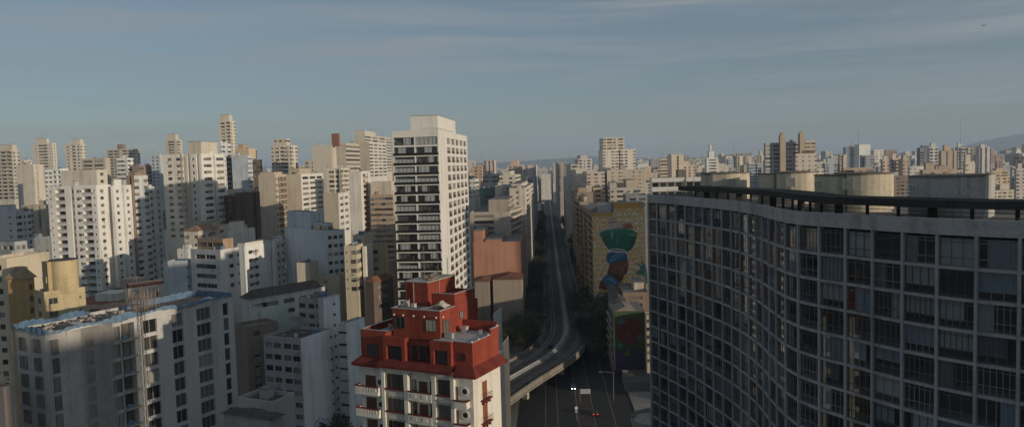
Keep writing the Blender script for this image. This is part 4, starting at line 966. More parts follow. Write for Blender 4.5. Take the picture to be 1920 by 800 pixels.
part('roof_frame', [plain('rusty_rebar', (.30, .22, .17), .7)], cs, scaff)
# netting hung in front of the left part
def netm():
    mt = bpy.data.materials.new('scaffold_net'); mt.use_nodes = True; n = mt.node_tree; n.nodes.clear(); N = n.nodes.new; K = n.links.new
    o = N('ShaderNodeOutputMaterial'); t = N('ShaderNodeBsdfTransparent'); d = N('ShaderNodeBsdfDiffuse'); d.inputs[0].default_value = (.40, .37, .34, 1)
    g = N('ShaderNodeNewGeometry'); nz = N('ShaderNodeTexNoise'); nz.inputs['Scale'].default_value = .5; K(g.outputs['Position'], nz.inputs[0])
    r = N('ShaderNodeMapRange'); r.inputs['From Min'].default_value = .3; r.inputs['From Max'].default_value = .7; r.inputs['To Min'].default_value = .12; r.inputs['To Max'].default_value = .36; K(nz.outputs[0], r.inputs[0])
    m_ = N('ShaderNodeMixShader'); K(r.outputs[0], m_.inputs[0]); K(t.outputs[0], m_.inputs[1]); K(d.outputs[0], m_.inputs[2]); K(m_.outputs[0], o.inputs[0]); return mt
def net(q):
    pth = [(-wl-.5, 3), (-wl-.5, -.5), (-rad, -.5)]+[(p[0]+.5, p[1]-.5) for p in arc[2:]]+[(.5, y) for y in (4, 7, 10, tpx(150), tpx(190), tpx(226))]
    pl = spl(pth, .8); rr = random.Random(2); zs = [2+k*2.4 for k in range(int((h-2)/2.4)+1)]+[h-.3]
    g = []
    for i, p in enumerate(pl):
        t = (pl[min(i+1, len(pl)-1)]-pl[max(i-1, 0)]).normalized(); n_ = Vector((t.y, -t.x))
        g.append([(*(p+n_*(.10*math.sin(i*.9+k*.6)+rr.uniform(-.05, .05))), z) for k, z in enumerate(zs)])
    for i in range(len(g)-1):
        for k in range(len(zs)-1): q.poly([g[i][k], g[i+1][k], g[i+1][k+1], g[i][k+1]])
part('netting', [netm()], cs, net)

# ================================================================ building with the yellow mural
P, rz, wl, wr, h = frame(1086, 1110, 1209, 399, 330, 91.5)
mu = empty('mural_building', (P.x, P.y, 0), rz); tag(mu, 'yellow-walled building with a large mural of a head carrying a green basin', 'building'); FOOT.append((P.x+14, P.y+10, 20))
print('mural', wl, wr, h)
# local: x from -wl to 0 along the street side, y 0..wr along the mural wall; mural faces +x
hb = at(1160, 380, 330).z; M_MUW = wall((.33, .26, .17), dirt=.5)
def muw(q):
    wins, rails = [], []
    facade(q, (-wl, 0), (1, 0), wl, h, 12, 0, '.WPW.WPW.WPW', 3.0, wins, rails, 1.5)
    q.poly([(0, 0, 0), (0, wr, 0), (0, wr, h), (0, 0, h)]); q.poly([(0, wr*.40, h), (0, wr, h), (0, wr, hb), (0, wr*.40, hb)])
    q.poly([(0, wr*.40, h), (-12, wr*.40, h), (-12, wr*.40, hb), (0, wr*.40, hb)][::-1])
    q.poly([(-12, wr*.4, h), (-12, wr, h), (-12, wr, hb), (-12, wr*.4, hb)]); q.poly([(0, wr*.4, hb), (0, wr, hb), (-12, wr, hb), (-12, wr*.4, hb)], 1)
    q.poly([(0, wr, 0), (-wl, wr, 0), (-wl, wr, h), (0, wr, h)]); q.poly([(0, 0, h-.1), (0, wr, h-.1), (-wl, wr, h-.1), (-wl, 0, h-.1)], 1)
    muw.w, muw.r = wins, rails
part('wall', [M_MUW, M_ROOF], mu, muw); joined_windows(muw.w, mu); joined_rails(muw.r, mu, wall((.50, .36, .2)))
def mural_mat():
    mt, n, b = pbsdf('mural_lettering'); N = n.nodes.new; K = n.links.new
    t = N('ShaderNodeTexCoord'); mp_ = N('ShaderNodeMapping'); mp_.inputs['Scale'].default_value = (1, .85, .42); K(t.outputs['Object'], mp_.inputs[0])
    # rows of upright white brush letters
    sp = N('ShaderNodeSeparateXYZ'); K(mp_.outputs[0], sp.inputs[0])
    nz = N('ShaderNodeTexNoise'); nz.inputs['Scale'].default_value = 1.3; nz.inputs['Detail'].default_value = 2; K(mp_.outputs[0], nz.inputs[0])
    v = N('ShaderNodeTexVoronoi'); v.feature = 'DISTANCE_TO_EDGE'; v.inputs['Scale'].default_value = 1.25; v.inputs['Randomness'].default_value = .75; K(mp_.outputs[0], v.inputs[0])
    lt = N('ShaderNodeMath'); lt.operation = 'LESS_THAN'; lt.inputs[1].default_value = .085; K(v.outputs['Distance'], lt.inputs[0])
    fr = N('ShaderNodeMath'); fr.operation = 'FRACT'; K(sp.outputs['Z'], fr.inputs[0])
    g1 = N('ShaderNodeMath'); g1.operation = 'GREATER_THAN'; g1.inputs[1].default_value = .16; K(fr.outputs[0], g1.inputs[0])
    ml = N('ShaderNodeMath'); ml.operation = 'MULTIPLY'; K(lt.outputs[0], ml.inputs[0]); K(g1.outputs[0], ml.inputs[1])
    bs = N('ShaderNodeMixRGB'); bs.inputs[1].default_value = (.58, .35, .08, 1); bs.inputs[2].default_value = (.48, .30, .10, 1); K(nz.outputs[0], bs.inputs[0])
    m_ = N('ShaderNodeMixRGB'); m_.inputs[2].default_value = (.62, .57, .47, 1); K(ml.outputs[0], m_.inputs[0]); K(bs.outputs[0], m_.inputs[1])
    K(m_.outputs[0], b.inputs['Base Color']); b.inputs['Roughness'].default_value = .9; return mt
mp1 = part('mural_wall', [mural_mat()], mu, lambda q: (q.box(.004, .03, .05, wr*.4, 3, h-.05), q.box(.004, .03, wr*.4, wr*.97, 3, hb-2.6)))
part('mural_band', [plain('ochre_paint', (.46, .26, .07), .9)], mu, lambda q: (q.box(.004, .034, wr*.42, wr*.90, hb-2.58, hb-.05), q.box(.031, .036, .05, wr*.39, h-1.6, h-.06)))
Mi = mu.matrix_basis.inverted()
def mpt(px, py):        # pixel onto the mural wall plane (local x = 0)
    r = Mi.to_3x3() @ ray(px, py); c = Mi @ CP; k = (0-c.x)/r.x; return (c.y+r.y*k, c.z+r.z*k)
def shape(name, mat, pts, lay):
    def f(q): 
        l = [mpt(1090+x/4.207, 370+y/4.207) for x, y in pts]; q.poly([(.04+lay*.006, a, b) for a, b in l])
    return part(name, mat, mu, f)
MU = lambda n_, c: plain('mural_'+n_, c, .9, var=.25)
shape('mural_books', MU('paper', (.45, .38, .32)), [(205, 240), (210, 180), (240, 152), (275, 160), (290, 195), (370, 190), (412, 245)], 0)
shape('mural_books', MU('redbook', (.30, .10, .06)), [(325, 245), (330, 212), (390, 200), (412, 245)], 1)
shape('mural_books', MU('redbook', (.30, .10, .06)), [(212, 205), (214, 197), (284, 188), (286, 196)], 1)
shape('mural_basin', MU('green', (.015, .11, .075)), [(150, 285), (440, 300), (432, 330), (415, 380), (385, 420), (340, 428), (230, 418), (195, 385), (170, 340)], 2)
shape('mural_basin_rim', MU('greenrim', (.02, .16, .10)), [(140, 292), (150, 272), (200, 250), (300, 240), (395, 250), (440, 280), (438, 308), (420, 290), (340, 300), (230, 300), (165, 290), (150, 310)], 3)
shape('mural_basin_shine', MU('shine', (.16, .30, .26)), [(232, 268), (252, 264), (250, 318), (238, 330)], 4)
shape('mural_neck', MU('skin2', (.10, .04, .025)), [(135, 720), (150, 660), (200, 610), (215, 560), (230, 500), (350, 480), (345, 560), (330, 640), (300, 690), (200, 730)], 1)
shape('mural_scarf', MU('blue', (.03, .11, .20)), [(195, 480), (205, 440), (240, 430), (340, 425), (362, 450), (365, 490), (320, 500), (240, 520), (205, 515)], 3)
shape('mural_scarf_fold', MU('lightblue', (.09, .22, .32)), [(215, 500), (240, 460), (300, 440), (345, 440), (290, 470), (245, 515)], 4)
shape('mural_ring', MU('white', (.5, .5, .48)), [(218, 425), (222, 405), (280, 400), (345, 410), (348, 432), (280, 435)], 4)
shape('mural_face', MU('skin', (.13, .055, .035)), [(215, 560), (225, 520), (320, 500), (365, 485), (372, 545), (362, 590), (345, 610), (300, 625), (245, 600)], 3)
shape('mural_collar', MU('blue', (.03, .11, .20)), [(165, 640), (200, 610), (240, 615), (305, 675), (240, 700), (185, 690)], 4)
shape('mural_leaves', MU('leaf', (.05, .16, .14)), [(420, 585), (470, 570), (440, 510), (480, 540), (470, 490), (510, 540), (520, 590), (525, 680), (510, 680), (500, 610), (450, 610)], 2)
shape('mural_shade', MU('darkgreen', (.008, .065, .045)), [(160, 310), (185, 318), (205, 380), (235, 418), (205, 395), (175, 345)], 4)
shape('mural_shade', MU('darkgreen', (.008, .065, .045)), [(395, 315), (432, 310), (415, 375), (385, 415), (350, 425), (385, 380)], 4)
shape('mural_shade', MU('darkgreen', (.008, .065, .045)), [(235, 405), (300, 412), (350, 408), (335, 424), (285, 424), (240, 418)], 4)
shape('mural_shine', MU('shine', (.16, .30, .26)), [(160, 276), (200, 256), (300, 246), (380, 252), (300, 252), (205, 263)], 5)
shape('mural_shine', MU('midgreen', (.03, .19, .13)), [(270, 305), (300, 305), (296, 370), (276, 375)], 4)
for x, y in ((222, 172), (216, 186), (300, 204), (306, 218), (314, 230)):
    shape('mural_book_line', MU('bookedge', (.22, .16, .12)), [(x, y), (x+55, y-8), (x+55, y-5), (x, y+3)], 2)
for a in ((210, 490, 300, 452), (225, 510, 320, 470), (260, 512, 350, 480), (205, 470, 270, 440)):
    shape('mural_fold', MU('darkblue', (.015, .055, .11)), [(a[0], a[1]), (a[2], a[3]), (a[2]+6, a[3]+3), (a[0]+6, a[1]+5)], 5)
shape('mural_ear', MU('skin3', (.19, .085, .055)), [(262, 540), (275, 528), (285, 540), (280, 565), (266, 568)], 5)
shape('mural_eye', MU('eyewhite', (.35, .30, .26)), [(335, 530), (352, 526), (352, 532), (338, 535)], 5)
shape('mural_lips', MU('lips', (.20, .05, .045)), [(348, 582), (364, 578), (362, 590), (350, 592)], 5)
shape('mural_cheek', MU('skin3', (.19, .085, .055)), [(300, 535), (330, 545), (340, 575), (310, 590), (290, 565)], 4)
shape('mural_shadow', MU('skin4', (.055, .024, .016)), [(228, 590), (262, 600), (310, 625), (300, 668), (250, 620)], 4)
shape('mural_collar_fold', MU('lightblue', (.09, .22, .32)), [(200, 640), (235, 630), (280, 672), (262, 682), (225, 650)], 5)
part('rooftop_dome', [wall((.20, .17, .14), dirt=.5)], mu, lambda q: [q.poly([(-6+4*math.cos(a)*c0, 3+3.4*math.sin(a)*c0, h-.1+2.5*s0), (-6+4*math.cos(b)*c0, 3+3.4*math.sin(b)*c0, h-.1+2.5*s0), (-6+4*math.cos(b)*c1, 3+3.4*math.sin(b)*c1, h-.1+2.5*s1), (-6+4*math.cos(a)*c1, 3+3.4*math.sin(a)*c1, h-.1+2.5*s1)]) for a, b in [(k*math.pi/8, (k+1)*math.pi/8) for k in range(16)] for c0, s0, c1, s1 in ((1, 0, .8, .6), (.8, .6, .3, .95), (.3, .95, 0, 1))])
part('stair_head', [wall((.40, .42, .44)), M_ROOF], mu, lambda q: (q.box(-8, -2.0, wr*.12, wr*.385, h-.1, hb-.1, 0, skip='t'), q.box(-8.2, -1.9, wr*.11, wr*.39, hb-.1, hb+.1, 1)))

# ================================================================ second mural: green wall with the big red disc
P, rz, wl, wr, h = frame(1141, 1150, 1209, 583, 262, 92)
m2 = empty('painted_building', (P.x, P.y, 0), rz); tag(m2, 'low building painted green and purple with a big red disc', 'building'); FOOT.append((P.x+6, P.y+8, 10))
def m2w(q):
    wins, rails = [], []; facade(q, (-wl, 0), (1, 0), wl, h, 4, 0, '.PWPWP.', 3.0, wins, rails); q.poly([(0, 0, 0), (0, wr, 0), (0, wr, h), (0, 0, h)]); q.poly([(0, wr, 0), (-wl, wr, 0), (-wl, wr, h), (0, wr, h)])
    q.poly([(0, 0, h), (0, wr, h), (-wl, wr, h), (-wl, 0, h)], 1); m2w.w, m2w.r = wins, rails
part('wall', [wall((.2, .2, .2)), M_ROOF], m2, m2w); joined_windows(m2w.w, m2); joined_rails(m2w.r, m2, wall((.3, .3, .3)))
part('gable', [wall((.30, .24, .17)), M_ROOF], m2, lambda q: (q.poly([(0, wr*.05, h), (0, wr*.7, h), (0, wr*.38, h+1.5)]), q.poly([(0, wr*.05, h), (0, wr*.38, h+1.5), (-wl, wr*.38, h+1.5), (-wl, wr*.05, h)], 1), q.poly([(0, wr*.38, h+1.5), (0, wr*.7, h), (-wl, wr*.7, h), (-wl, wr*.38, h+1.5)], 1)))
def blot(name, c, c2, sc):
    mt, n, b = pbsdf(name); N = n.nodes.new; K = n.links.new; t = N('ShaderNodeTexCoord'); v = N('ShaderNodeTexNoise'); v.inputs['Scale'].default_value = sc; v.inputs['Distortion'].default_value = 2.5; K(t.outputs['Object'], v.inputs[0])
    r = N('ShaderNodeValToRGB'); r.color_ramp.elements[0].position = .48; r.color_ramp.elements[0].color = (*c, 1); r.color_ramp.elements[1].position = .53; r.color_ramp.elements[1].color = (*c2, 1); K(v.outputs[0], r.inputs[0]); K(r.outputs[0], b.inputs['Base Color']); b.inputs['Roughness'].default_value = .9; return mt
part('mural_wall', [blot('green_mural', (.04, .07, .025), (.06, .09, .03), .7)], m2, lambda q: q.box(.004, .03, .05, wr-.05, h*.40, h-.05))
part('mural_foot', [blot('violet_mural', (.035, .03, .06), (.06, .04, .10), .5)], m2, lambda q: q.box(.004, .032, .05, wr-.05, .1, h*.42))
part('mural_disc', [blot('red_mural', (.13, .028, .022), (.09, .022, .025), .5)], m2, lambda q: q.poly([(.042, wr*.5+wr*.43*math.cos(a), h*.70+wr*.43*math.sin(a)) for a in [k*math.pi/16 for k in range(32)]]))
for cy, cz, s, c in ((.25, .85, 1.3, (.05, .12, .12)), (.82, .60, 1.3, (.05, .12, .12)), (.18, .48, 1.1, (.05, .16, .16)), (.6, .78, 1.0, (.10, .03, .03)), (.5, .66, .8, (.16, .06, .04)), (.4, .36, 1.2, (.10, .14, .03))):
    part('mural_motif', [plain('motif%d' % (cy*100), c, .9, var=.4)], m2, lambda q: q.poly([(.05, cy*wr+s*(1+.35*math.sin(3*a+cy*9))*math.cos(a), cz*h+s*.8*(1+.35*math.cos(4*a))*math.sin(a)) for a in [k*math.pi/12 for k in range(24)]]))

# ================================================================ the other buildings, near to far, left to right
T = 6
# --- lower left, near
B(-40, 12, 17, 484, 175, T, CREAM, '.w.w.', '.', 'sunlit cream wall building cut off by the left picture edge', vis=760, sep='L', n=0, z0=0)
B(14, 50, 64, 522, 172, T, OCHRE, '.', '.W.', 'small ochre house with hipped tile roof left of the round tank', 'house', vis=640, hip=2.6, sep='R', roof=wall((.34, .24, .16), dirt=.4))
r_, wl, wr, h = B(64, 82, 160, 547, 160, 40, (.52, .42, .25), '.w.', '.W.....v.', 'ochre building carrying a big round water tank on its roof', vis=640, sep='LR', n=1)
part('water_tank', [wall((.56, .45, .26), dirt=.55), M_ROOFD], r_, lambda q: (q.tube([(-wl*.35, wr*.60, h-.8), (-wl*.35, wr*.60, h+6.3)], 2.75, 28), q.tube([(-wl*.35, wr*.60, h+6.3), (-wl*.35, wr*.60, h+6.45)], 2.9, 28, 1)))
part('tank_stair', [wall((.45, .34, .19), dirt=.5)], r_, lambda q: (q.box(-wl*.8, -wl*.25, wr*.18, wr*.36, h-.8, h+6.2), q.box(-wl*.7, -wl*.35, wr*.15, wr*.18, h+1.5, h+2.9)))
B(234, 240, 309, 541, 168, 40, (.50, .47, .40), '.', '.w...w.', 'low pale building with dark red roof behind the renovated block', vis=640, tops=((0, 1, 0, 1, .9, (.12, .06, .05), 'roof_deck'),), n=2)
B(-30, 22, 64, 470, 235, 20, GREY, 'W.W.W', '.ww.ww.ww.', 'grey apartment block with stepped balconies behind the ochre house', vis=600, sep='R', tops=((.1, .9, .25, .9, 2.6, GREY, 'roof_storey', '.W.W.W.', '.W.W.'),), n=2)
B(60, 64, 96, 446, 268, 12, (.23, .25, .25), '.', '.v..v.', 'dark grey narrow block with flat black roof left of the white twin blocks', vis=560, roof=M_ROOFD)
B(-20, 30, 58, 398, 330, T, LGREY, '.v..v.', 'wW.w.W', 'pale grey building with small windows at the left picture edge', vis=520, tops=((.1, .6, .2, .8, 3),))
B(40, 84, 97, 384, 360, T, (.48, .40, .28), '.WW..|..', '.', 'tan block with a column of lit balconies beside the white twin blocks', vis=470)
# --- two white residential blocks
r_, wl, wr, h = B(88, 180, 207, 347, 300, T, (.74, .70, .63), ',v.B,.|,wvB,v,', '.w..', 'large off-white residential block with rows of small balconies, far left', vis=590, sep='', tops=((.24, 1.0, .1, .9, 6.2, (.64, .58, .49), 'roof_storey', '.......', '.w.'),), rail=wall((.5, .5, .48)))
B(207, 212, 246, 348, 306, T, (.76, .73, .67), '.', '.w.|.w.', 'slim off-white wing with one window column beside the large residential block', vis=590, tops=((0, 1, .1, .5, 2.5),), n=1)
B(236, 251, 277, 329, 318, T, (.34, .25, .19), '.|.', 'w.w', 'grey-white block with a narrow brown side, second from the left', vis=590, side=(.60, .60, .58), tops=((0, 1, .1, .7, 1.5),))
B(262, 276, 303, 350, 330, T, (.62, .62, .60), '.', '.w..w.', 'grey-white stepped wing right of the brown-sided block', vis=560, n=1)
# --- behind them
B(30, 62, 82, 308, 470, T, (.60, .54, .43), '.....', '.|...', 'blank cream slab with a vertical slot in front of the left skyline', vis=400)
B(78, 84, 104, 318, 480, T, LGREY, '.', 'w,w,w', 'pale grey block with dense window rows next to the blank cream slab', vis=400)
B(98, 112, 128, 316, 430, T, WHITE, 'B.B', '.', 'white block with two dark stacked openings above the residential roofs', vis=360)
B(-25, 20, 36, 281, 560, T, (.55, .49, .40), 'BBBB', '.w.w', 'cream block with dark balcony stacks on the left picture edge', vis=380, tops=((.4, 1, .2, .8, 4),))
B(36, 45, 60, 300, 620, T, CREAM, '.w', 'w.w.', 'squat cream building between the left edge block and the pale tower', vis=360)
B(61, 98, 105, 268, 700, T, (.62, .55, .43), '.v.WW.v.', '.w.', 'slim cream tower with raised roof box, leftmost of the skyline pair', vis=350, tops=((.1, .7, .1, .9, 4.5),))
B(121, 151, 160, 270, 700, T, (.64, .58, .46), '.w.B.w.', 'w.w', 'slim cream tower with central balcony column, right of the skyline pair', vis=350, tops=((.3, .95, .1, .9, 4.5),))
B(152, 196, 206, 296, 560, T, (.50, .43, .33), '.H.H.', '..', 'beige horizontal office block with long window strips', vis=340, name='office_block')
B(200, 248, 262, 279, 800, T, (.56, .48, .37), 'BB.BB', 'w.w', 'cream skyline tower with a brown central shaft', vis=345, tops=((.4, .62, .0, .5, 5, (.30, .22, .16), 'lift_shaft'),))
B(218, 238, 250, 296, 520, T, WHITE, 'WWW', 'B', 'small white block with wide windows below the brown-shaft tower', vis=345)
B(247, 262, 284, 310, 520, T, (.30, .24, .2), '.', 'w.w', 'narrow brown-grey block left of the tall white ribbed building', vis=350)
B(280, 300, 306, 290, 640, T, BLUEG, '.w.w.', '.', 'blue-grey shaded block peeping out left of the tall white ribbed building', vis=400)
B(306, 325, 333, 430, 380, T, WHITE, '.', '.', 'plain white party wall below the tall ribbed building', vis=520, n=0)
# --- tall white ribbed building
B(304, 341, 347, 289, 330, T, (.70, .64, .54), '.w.w,', '|', 'left wing of the tall white ribbed building with two window columns', vis=450, n=1)
B(346, 376, 421, 288, 335, 10, (.72, .68, .60), '.R.w.R.', '.wW,|,wW,', 'tall white ribbed residential building with windows down its right half', vis=450, tops=((0, .9, .1, .8, 5.5, (.62, .55, .45)),))
B(402, 414, 433, 268, 480, T, (.60, .62, .64), '.', 'ww.ww', 'white and blue-shaded block behind the ribbed building', vis=400)
B(309, 332, 341, 262, 760, T, (.58, .50, .39), '.W.', 'W.', 'beige skyline tower with dark rooftop machinery above the ribbed building', vis=300, tops=((.15, .85, .1, .8, 6),))
B(409, 431, 441, 226, 640, T, (.64, .56, .43), '.WB', 'w.w', 'tallest slim cream skyline tower on the left half', vis=330, tops=((.1, .9, .1, .8, 5),))
B(440, 466, 481, 278, 560, T, (.60, .45, .26), '.....', '..', 'ochre plain block right of the tallest slim tower', vis=320, tops=((.1, .5, .2, .8, 3, (.5, .36, .2)),))
B(424, 432, 438, 293, 470, T, (.3, .27, .25), 'BB', '.', 'dark narrow balcony block beside the blue-grey wall', vis=370)
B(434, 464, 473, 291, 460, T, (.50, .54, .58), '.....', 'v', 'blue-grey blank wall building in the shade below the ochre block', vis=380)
B(470, 486, 491, 299, 500, T, (.20, .14, .10), 'w,w,w', 'w', 'small dark brown windowed block beside the blue-grey wall', vis=340)
B(508, 546, 557, 272, 560, T, (.62, .54, .42), 'w.WBW.w', 'w.w', 'cream skyline tower with an arched penthouse', vis=340, tops=((.1, .75, .1, .8, 5, (.62, .54, .42), 'penthouse', 'w.w.w', 'w'),))
B(486, 505, 512, 330, 450, T, (.62, .54, .41), '...', '.', 'sunlit cream box above the dark brown block', vis=420)
B(422, 472, 486, 354, 400, T, (.56, .48, .37), 'v.v.v.v', '.', 'long cream building with small windows behind the dark brown block', vis=430)
B(420, 440, 443, 366, 350, T, BROWN, '.w.', '.', 'low dark brown wing left of the dark brown block', vis=460)
B(440, 465, 487, 361, 345, T, BROWN, '..', '.|.', 'dark brown blank-walled block in the middle of the left half', vis=470, n=1)
# --- beige twin slabs
B(484, 516, 536, 327, 385, T, (.52, .43, .31), '....', 'w,BB', 'beige slab with blank sunlit wall and dark recess on its right', vis=500, tops=((.0, .9, .1, .9, 1.2),), rail=wall((.25, .18, .13)))
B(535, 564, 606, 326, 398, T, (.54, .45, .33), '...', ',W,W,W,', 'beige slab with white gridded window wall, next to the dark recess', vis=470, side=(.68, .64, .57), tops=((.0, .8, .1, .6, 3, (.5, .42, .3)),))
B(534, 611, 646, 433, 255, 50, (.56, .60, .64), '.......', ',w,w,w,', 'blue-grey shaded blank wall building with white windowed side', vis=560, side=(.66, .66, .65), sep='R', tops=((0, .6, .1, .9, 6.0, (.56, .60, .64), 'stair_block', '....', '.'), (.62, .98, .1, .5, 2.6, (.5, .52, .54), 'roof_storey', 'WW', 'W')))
B(585, 622, 630, 272, 470, T, (.60, .52, .40), '.....', '..', 'plain cream slab on the skyline left of the red chimney stack', vis=330, tops=((.95, 1.35, .1, .5, 7, (.28, .12, .08), 'chimney'),))
B(628, 648, 674, 268, 488, T, (.56, .47, .35), '...', 'H', 'beige slab with dark stacked balconies beside the red chimney stack', vis=330)
B(664, 684, 733, 252, 660, T, (.58, .51, .41), '.', 'W,W,W,W', 'cream gridded tower directly left of the white balcony tower', vis=330, tops=((0, 1, .0, .4, 3.5),))
B(673, 692, 723, 266, 610, T, (.52, .42, .30), '...', 'W,W,W,W', 'beige and white gridded block in front of the cream gridded tower', vis=335, side=(.64, .59, .51))
B(572, 590, 612, 300, 560, T, (.56, .49, .38), 'w.w', 'w.w', 'short cream building behind the beige gridded slab', vis=340)
B(611, 640, 656, 315, 440, T, (.64, .57, .46), ',w|,', 'BB', 'cream block with a dark slot left of the white balcony-sided tower', vis=420)
B(654, 676, 694, 321, 402, T, (.70, .65, .56), '...', '.B.', 'white tower with narrow blank front and balcony column on its side', vis=440, rail=wall((.4, .28, .17)))
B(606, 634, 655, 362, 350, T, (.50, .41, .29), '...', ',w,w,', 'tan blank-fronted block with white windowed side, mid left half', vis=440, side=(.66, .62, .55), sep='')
B(694, 736, 745, 364, 405, T, (.44, .34, .25), 'wWwW', '.', 'tan gridded block tucked against the white balcony tower', vis=500, tops=((0, .95, .1, .9, 7, (.60, .52, .42), 'roof_storey', '...', '.'),))
B(645, 668, 681, 460, 236, T, (.58, .51, .36), ',v.W,', 'W', 'yellow building with small windows left of the white balcony tower', vis=560, sep='')
B(662, 682, 700, 440, 268, T, (.66, .60, .50), '.W.', '.', 'cream building rising behind the yellow one', vis=520)
B(679, 684, 699, 462, 240, T, (.70, .67, .6), '.', '....', 'blank white wall right of the yellow building', vis=560, n=0)
B(698, 713, 727, 460, 275, T, (.58, .50, .30), 'W.', '...', 'pale yellow block next to the blank white wall', vis=560)
B(686, 700, 737, 530, 235, 25, (.16, .12, .10), '.', '.W.', 'low dark house with red-brown roof beside the tower foot', 'house', vis=600, hip=1.8)
# --- white and old buildings in the left middle
B(442, 458, 512, 462, 262, 20, (.78, .76, .72), '...', '.wvw....', 'white rounded building with scattered small windows, left of centre', vis=560, sep='', tops=((0, 1, .02, .95, 1.2, (.7, .67, .62), 'roof_storey'),), rail=None)
B(508, 515, 532, 452, 275, T, (.70, .68, .64), '.', '.w.w', 'white narrow block attached right of the white rounded building', vis=560)
B(428, 446, 478, 432, 300, T, (.68, .62, .52), '...', '....', 'blank cream stepped walls above the white rounded building', vis=480, tops=((.0, 1, .0, .45, 3.5),))
B(345, 372, 410, 433, 290, T, (.56, .50, .40), 'w.w', 'ww.B.', 'old cream building with tile roof in front of the ribbed building', vis=510, hip=2.0, roof=wall((.28, .17, .11)))
B(376, 404, 440, 425, 310, T, (.58, .49, .36), '.w.', '.w...', 'old cream building with ochre parapet behind the tiled one', vis=490, tops=((0, .6, 0, .6, 2, (.5, .38, .24)),))
B(376, 405, 428, 452, 268, T, (.66, .64, .60), 'wBw', 'WBW', 'small white building with balconies in the crowded left middle', vis=510, hip=1.3, roof=M_TILE)
B(357, 413, 448, 468, 225, 28, (.62, .60, .58), '.WW.', '..w.v', 'white terraced building with stepped balconies above the blue tarp', vis=560, sep='LR', tops=((0, .9, .3, .95, 3, (.42, .30, .20), 'roof_storey', 'WwW', '.'),))
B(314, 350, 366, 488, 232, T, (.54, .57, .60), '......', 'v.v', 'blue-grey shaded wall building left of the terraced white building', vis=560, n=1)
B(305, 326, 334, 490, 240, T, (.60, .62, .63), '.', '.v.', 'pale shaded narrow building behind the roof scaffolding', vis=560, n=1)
B(332, 352, 368, 466, 262, T, (.62, .60, .56), '.v..', '.', 'small white building with a rectangular vent window', vis=510)
B(556, 581, 597, 492, 247, 6, (.62, .54, .42), '..', '..', 'sunlit cream stair tower with a dish on its roof, left of centre', vis=600, n=1)
B(596, 636, 660, 516, 252, 14, (.58, .51, .41), '.v..', '.v.', 'cream low building with rounded corner beside the cream stair tower', vis=640, n=0)
B(452, 468, 610, 560, 215, 40, (.58, .57, .55), '.', '.WW.W.WW.', 'long low white building with dark tile roof, left of centre', vis=610, sep='R', hip=2.2, roof=M_ROOFD)
B(468, 474, 541, 582, 205, 48, (.56, .60, .52), '.', '......', 'pale green blank parapet building in front of the long low one', vis=640, n=2)
B(440, 462, 522, 612, 196, 45, (.28, .22, .18), '.', '.w...', 'brown shaded block between the netted block and the white corner building', vis=760, n=1)
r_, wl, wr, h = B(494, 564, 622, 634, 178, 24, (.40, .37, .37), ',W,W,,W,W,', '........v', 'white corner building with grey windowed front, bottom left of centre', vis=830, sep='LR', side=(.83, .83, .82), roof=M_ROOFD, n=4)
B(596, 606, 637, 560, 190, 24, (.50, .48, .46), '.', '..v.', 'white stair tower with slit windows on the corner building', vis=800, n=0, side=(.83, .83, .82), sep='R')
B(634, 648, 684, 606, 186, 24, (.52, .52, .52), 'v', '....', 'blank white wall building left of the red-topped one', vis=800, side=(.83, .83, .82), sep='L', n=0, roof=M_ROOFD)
B(446, 512, 553, 752, 132, 24, (.46, .44, .40), '.vW.', '...', 'low pale building with dark mossy roof at the bottom edge', vis=830, sep='L', roof=M_ROOFD, n=3)
B(420, 508, 530, 786, 118, 24, (.34, .32, .30), '.', '.', 'small roof of dark tiles at the very bottom, left of centre', 'house', vis=830, hip=.8, roof=M_ROOFD)
B(540, 556, 572, 610, 192, 24, (.34, .33, .32), 'W', '.', 'small grey roof hut building behind the white corner building', vis=640, n=1)
B(560, 590, 634, 560, 205, 30, (.42, .38, .36), 'W.W', 'W.W', 'grey house with balconies and pinkish wall behind the white corner building', vis=640, side=(.46, .26, .22))
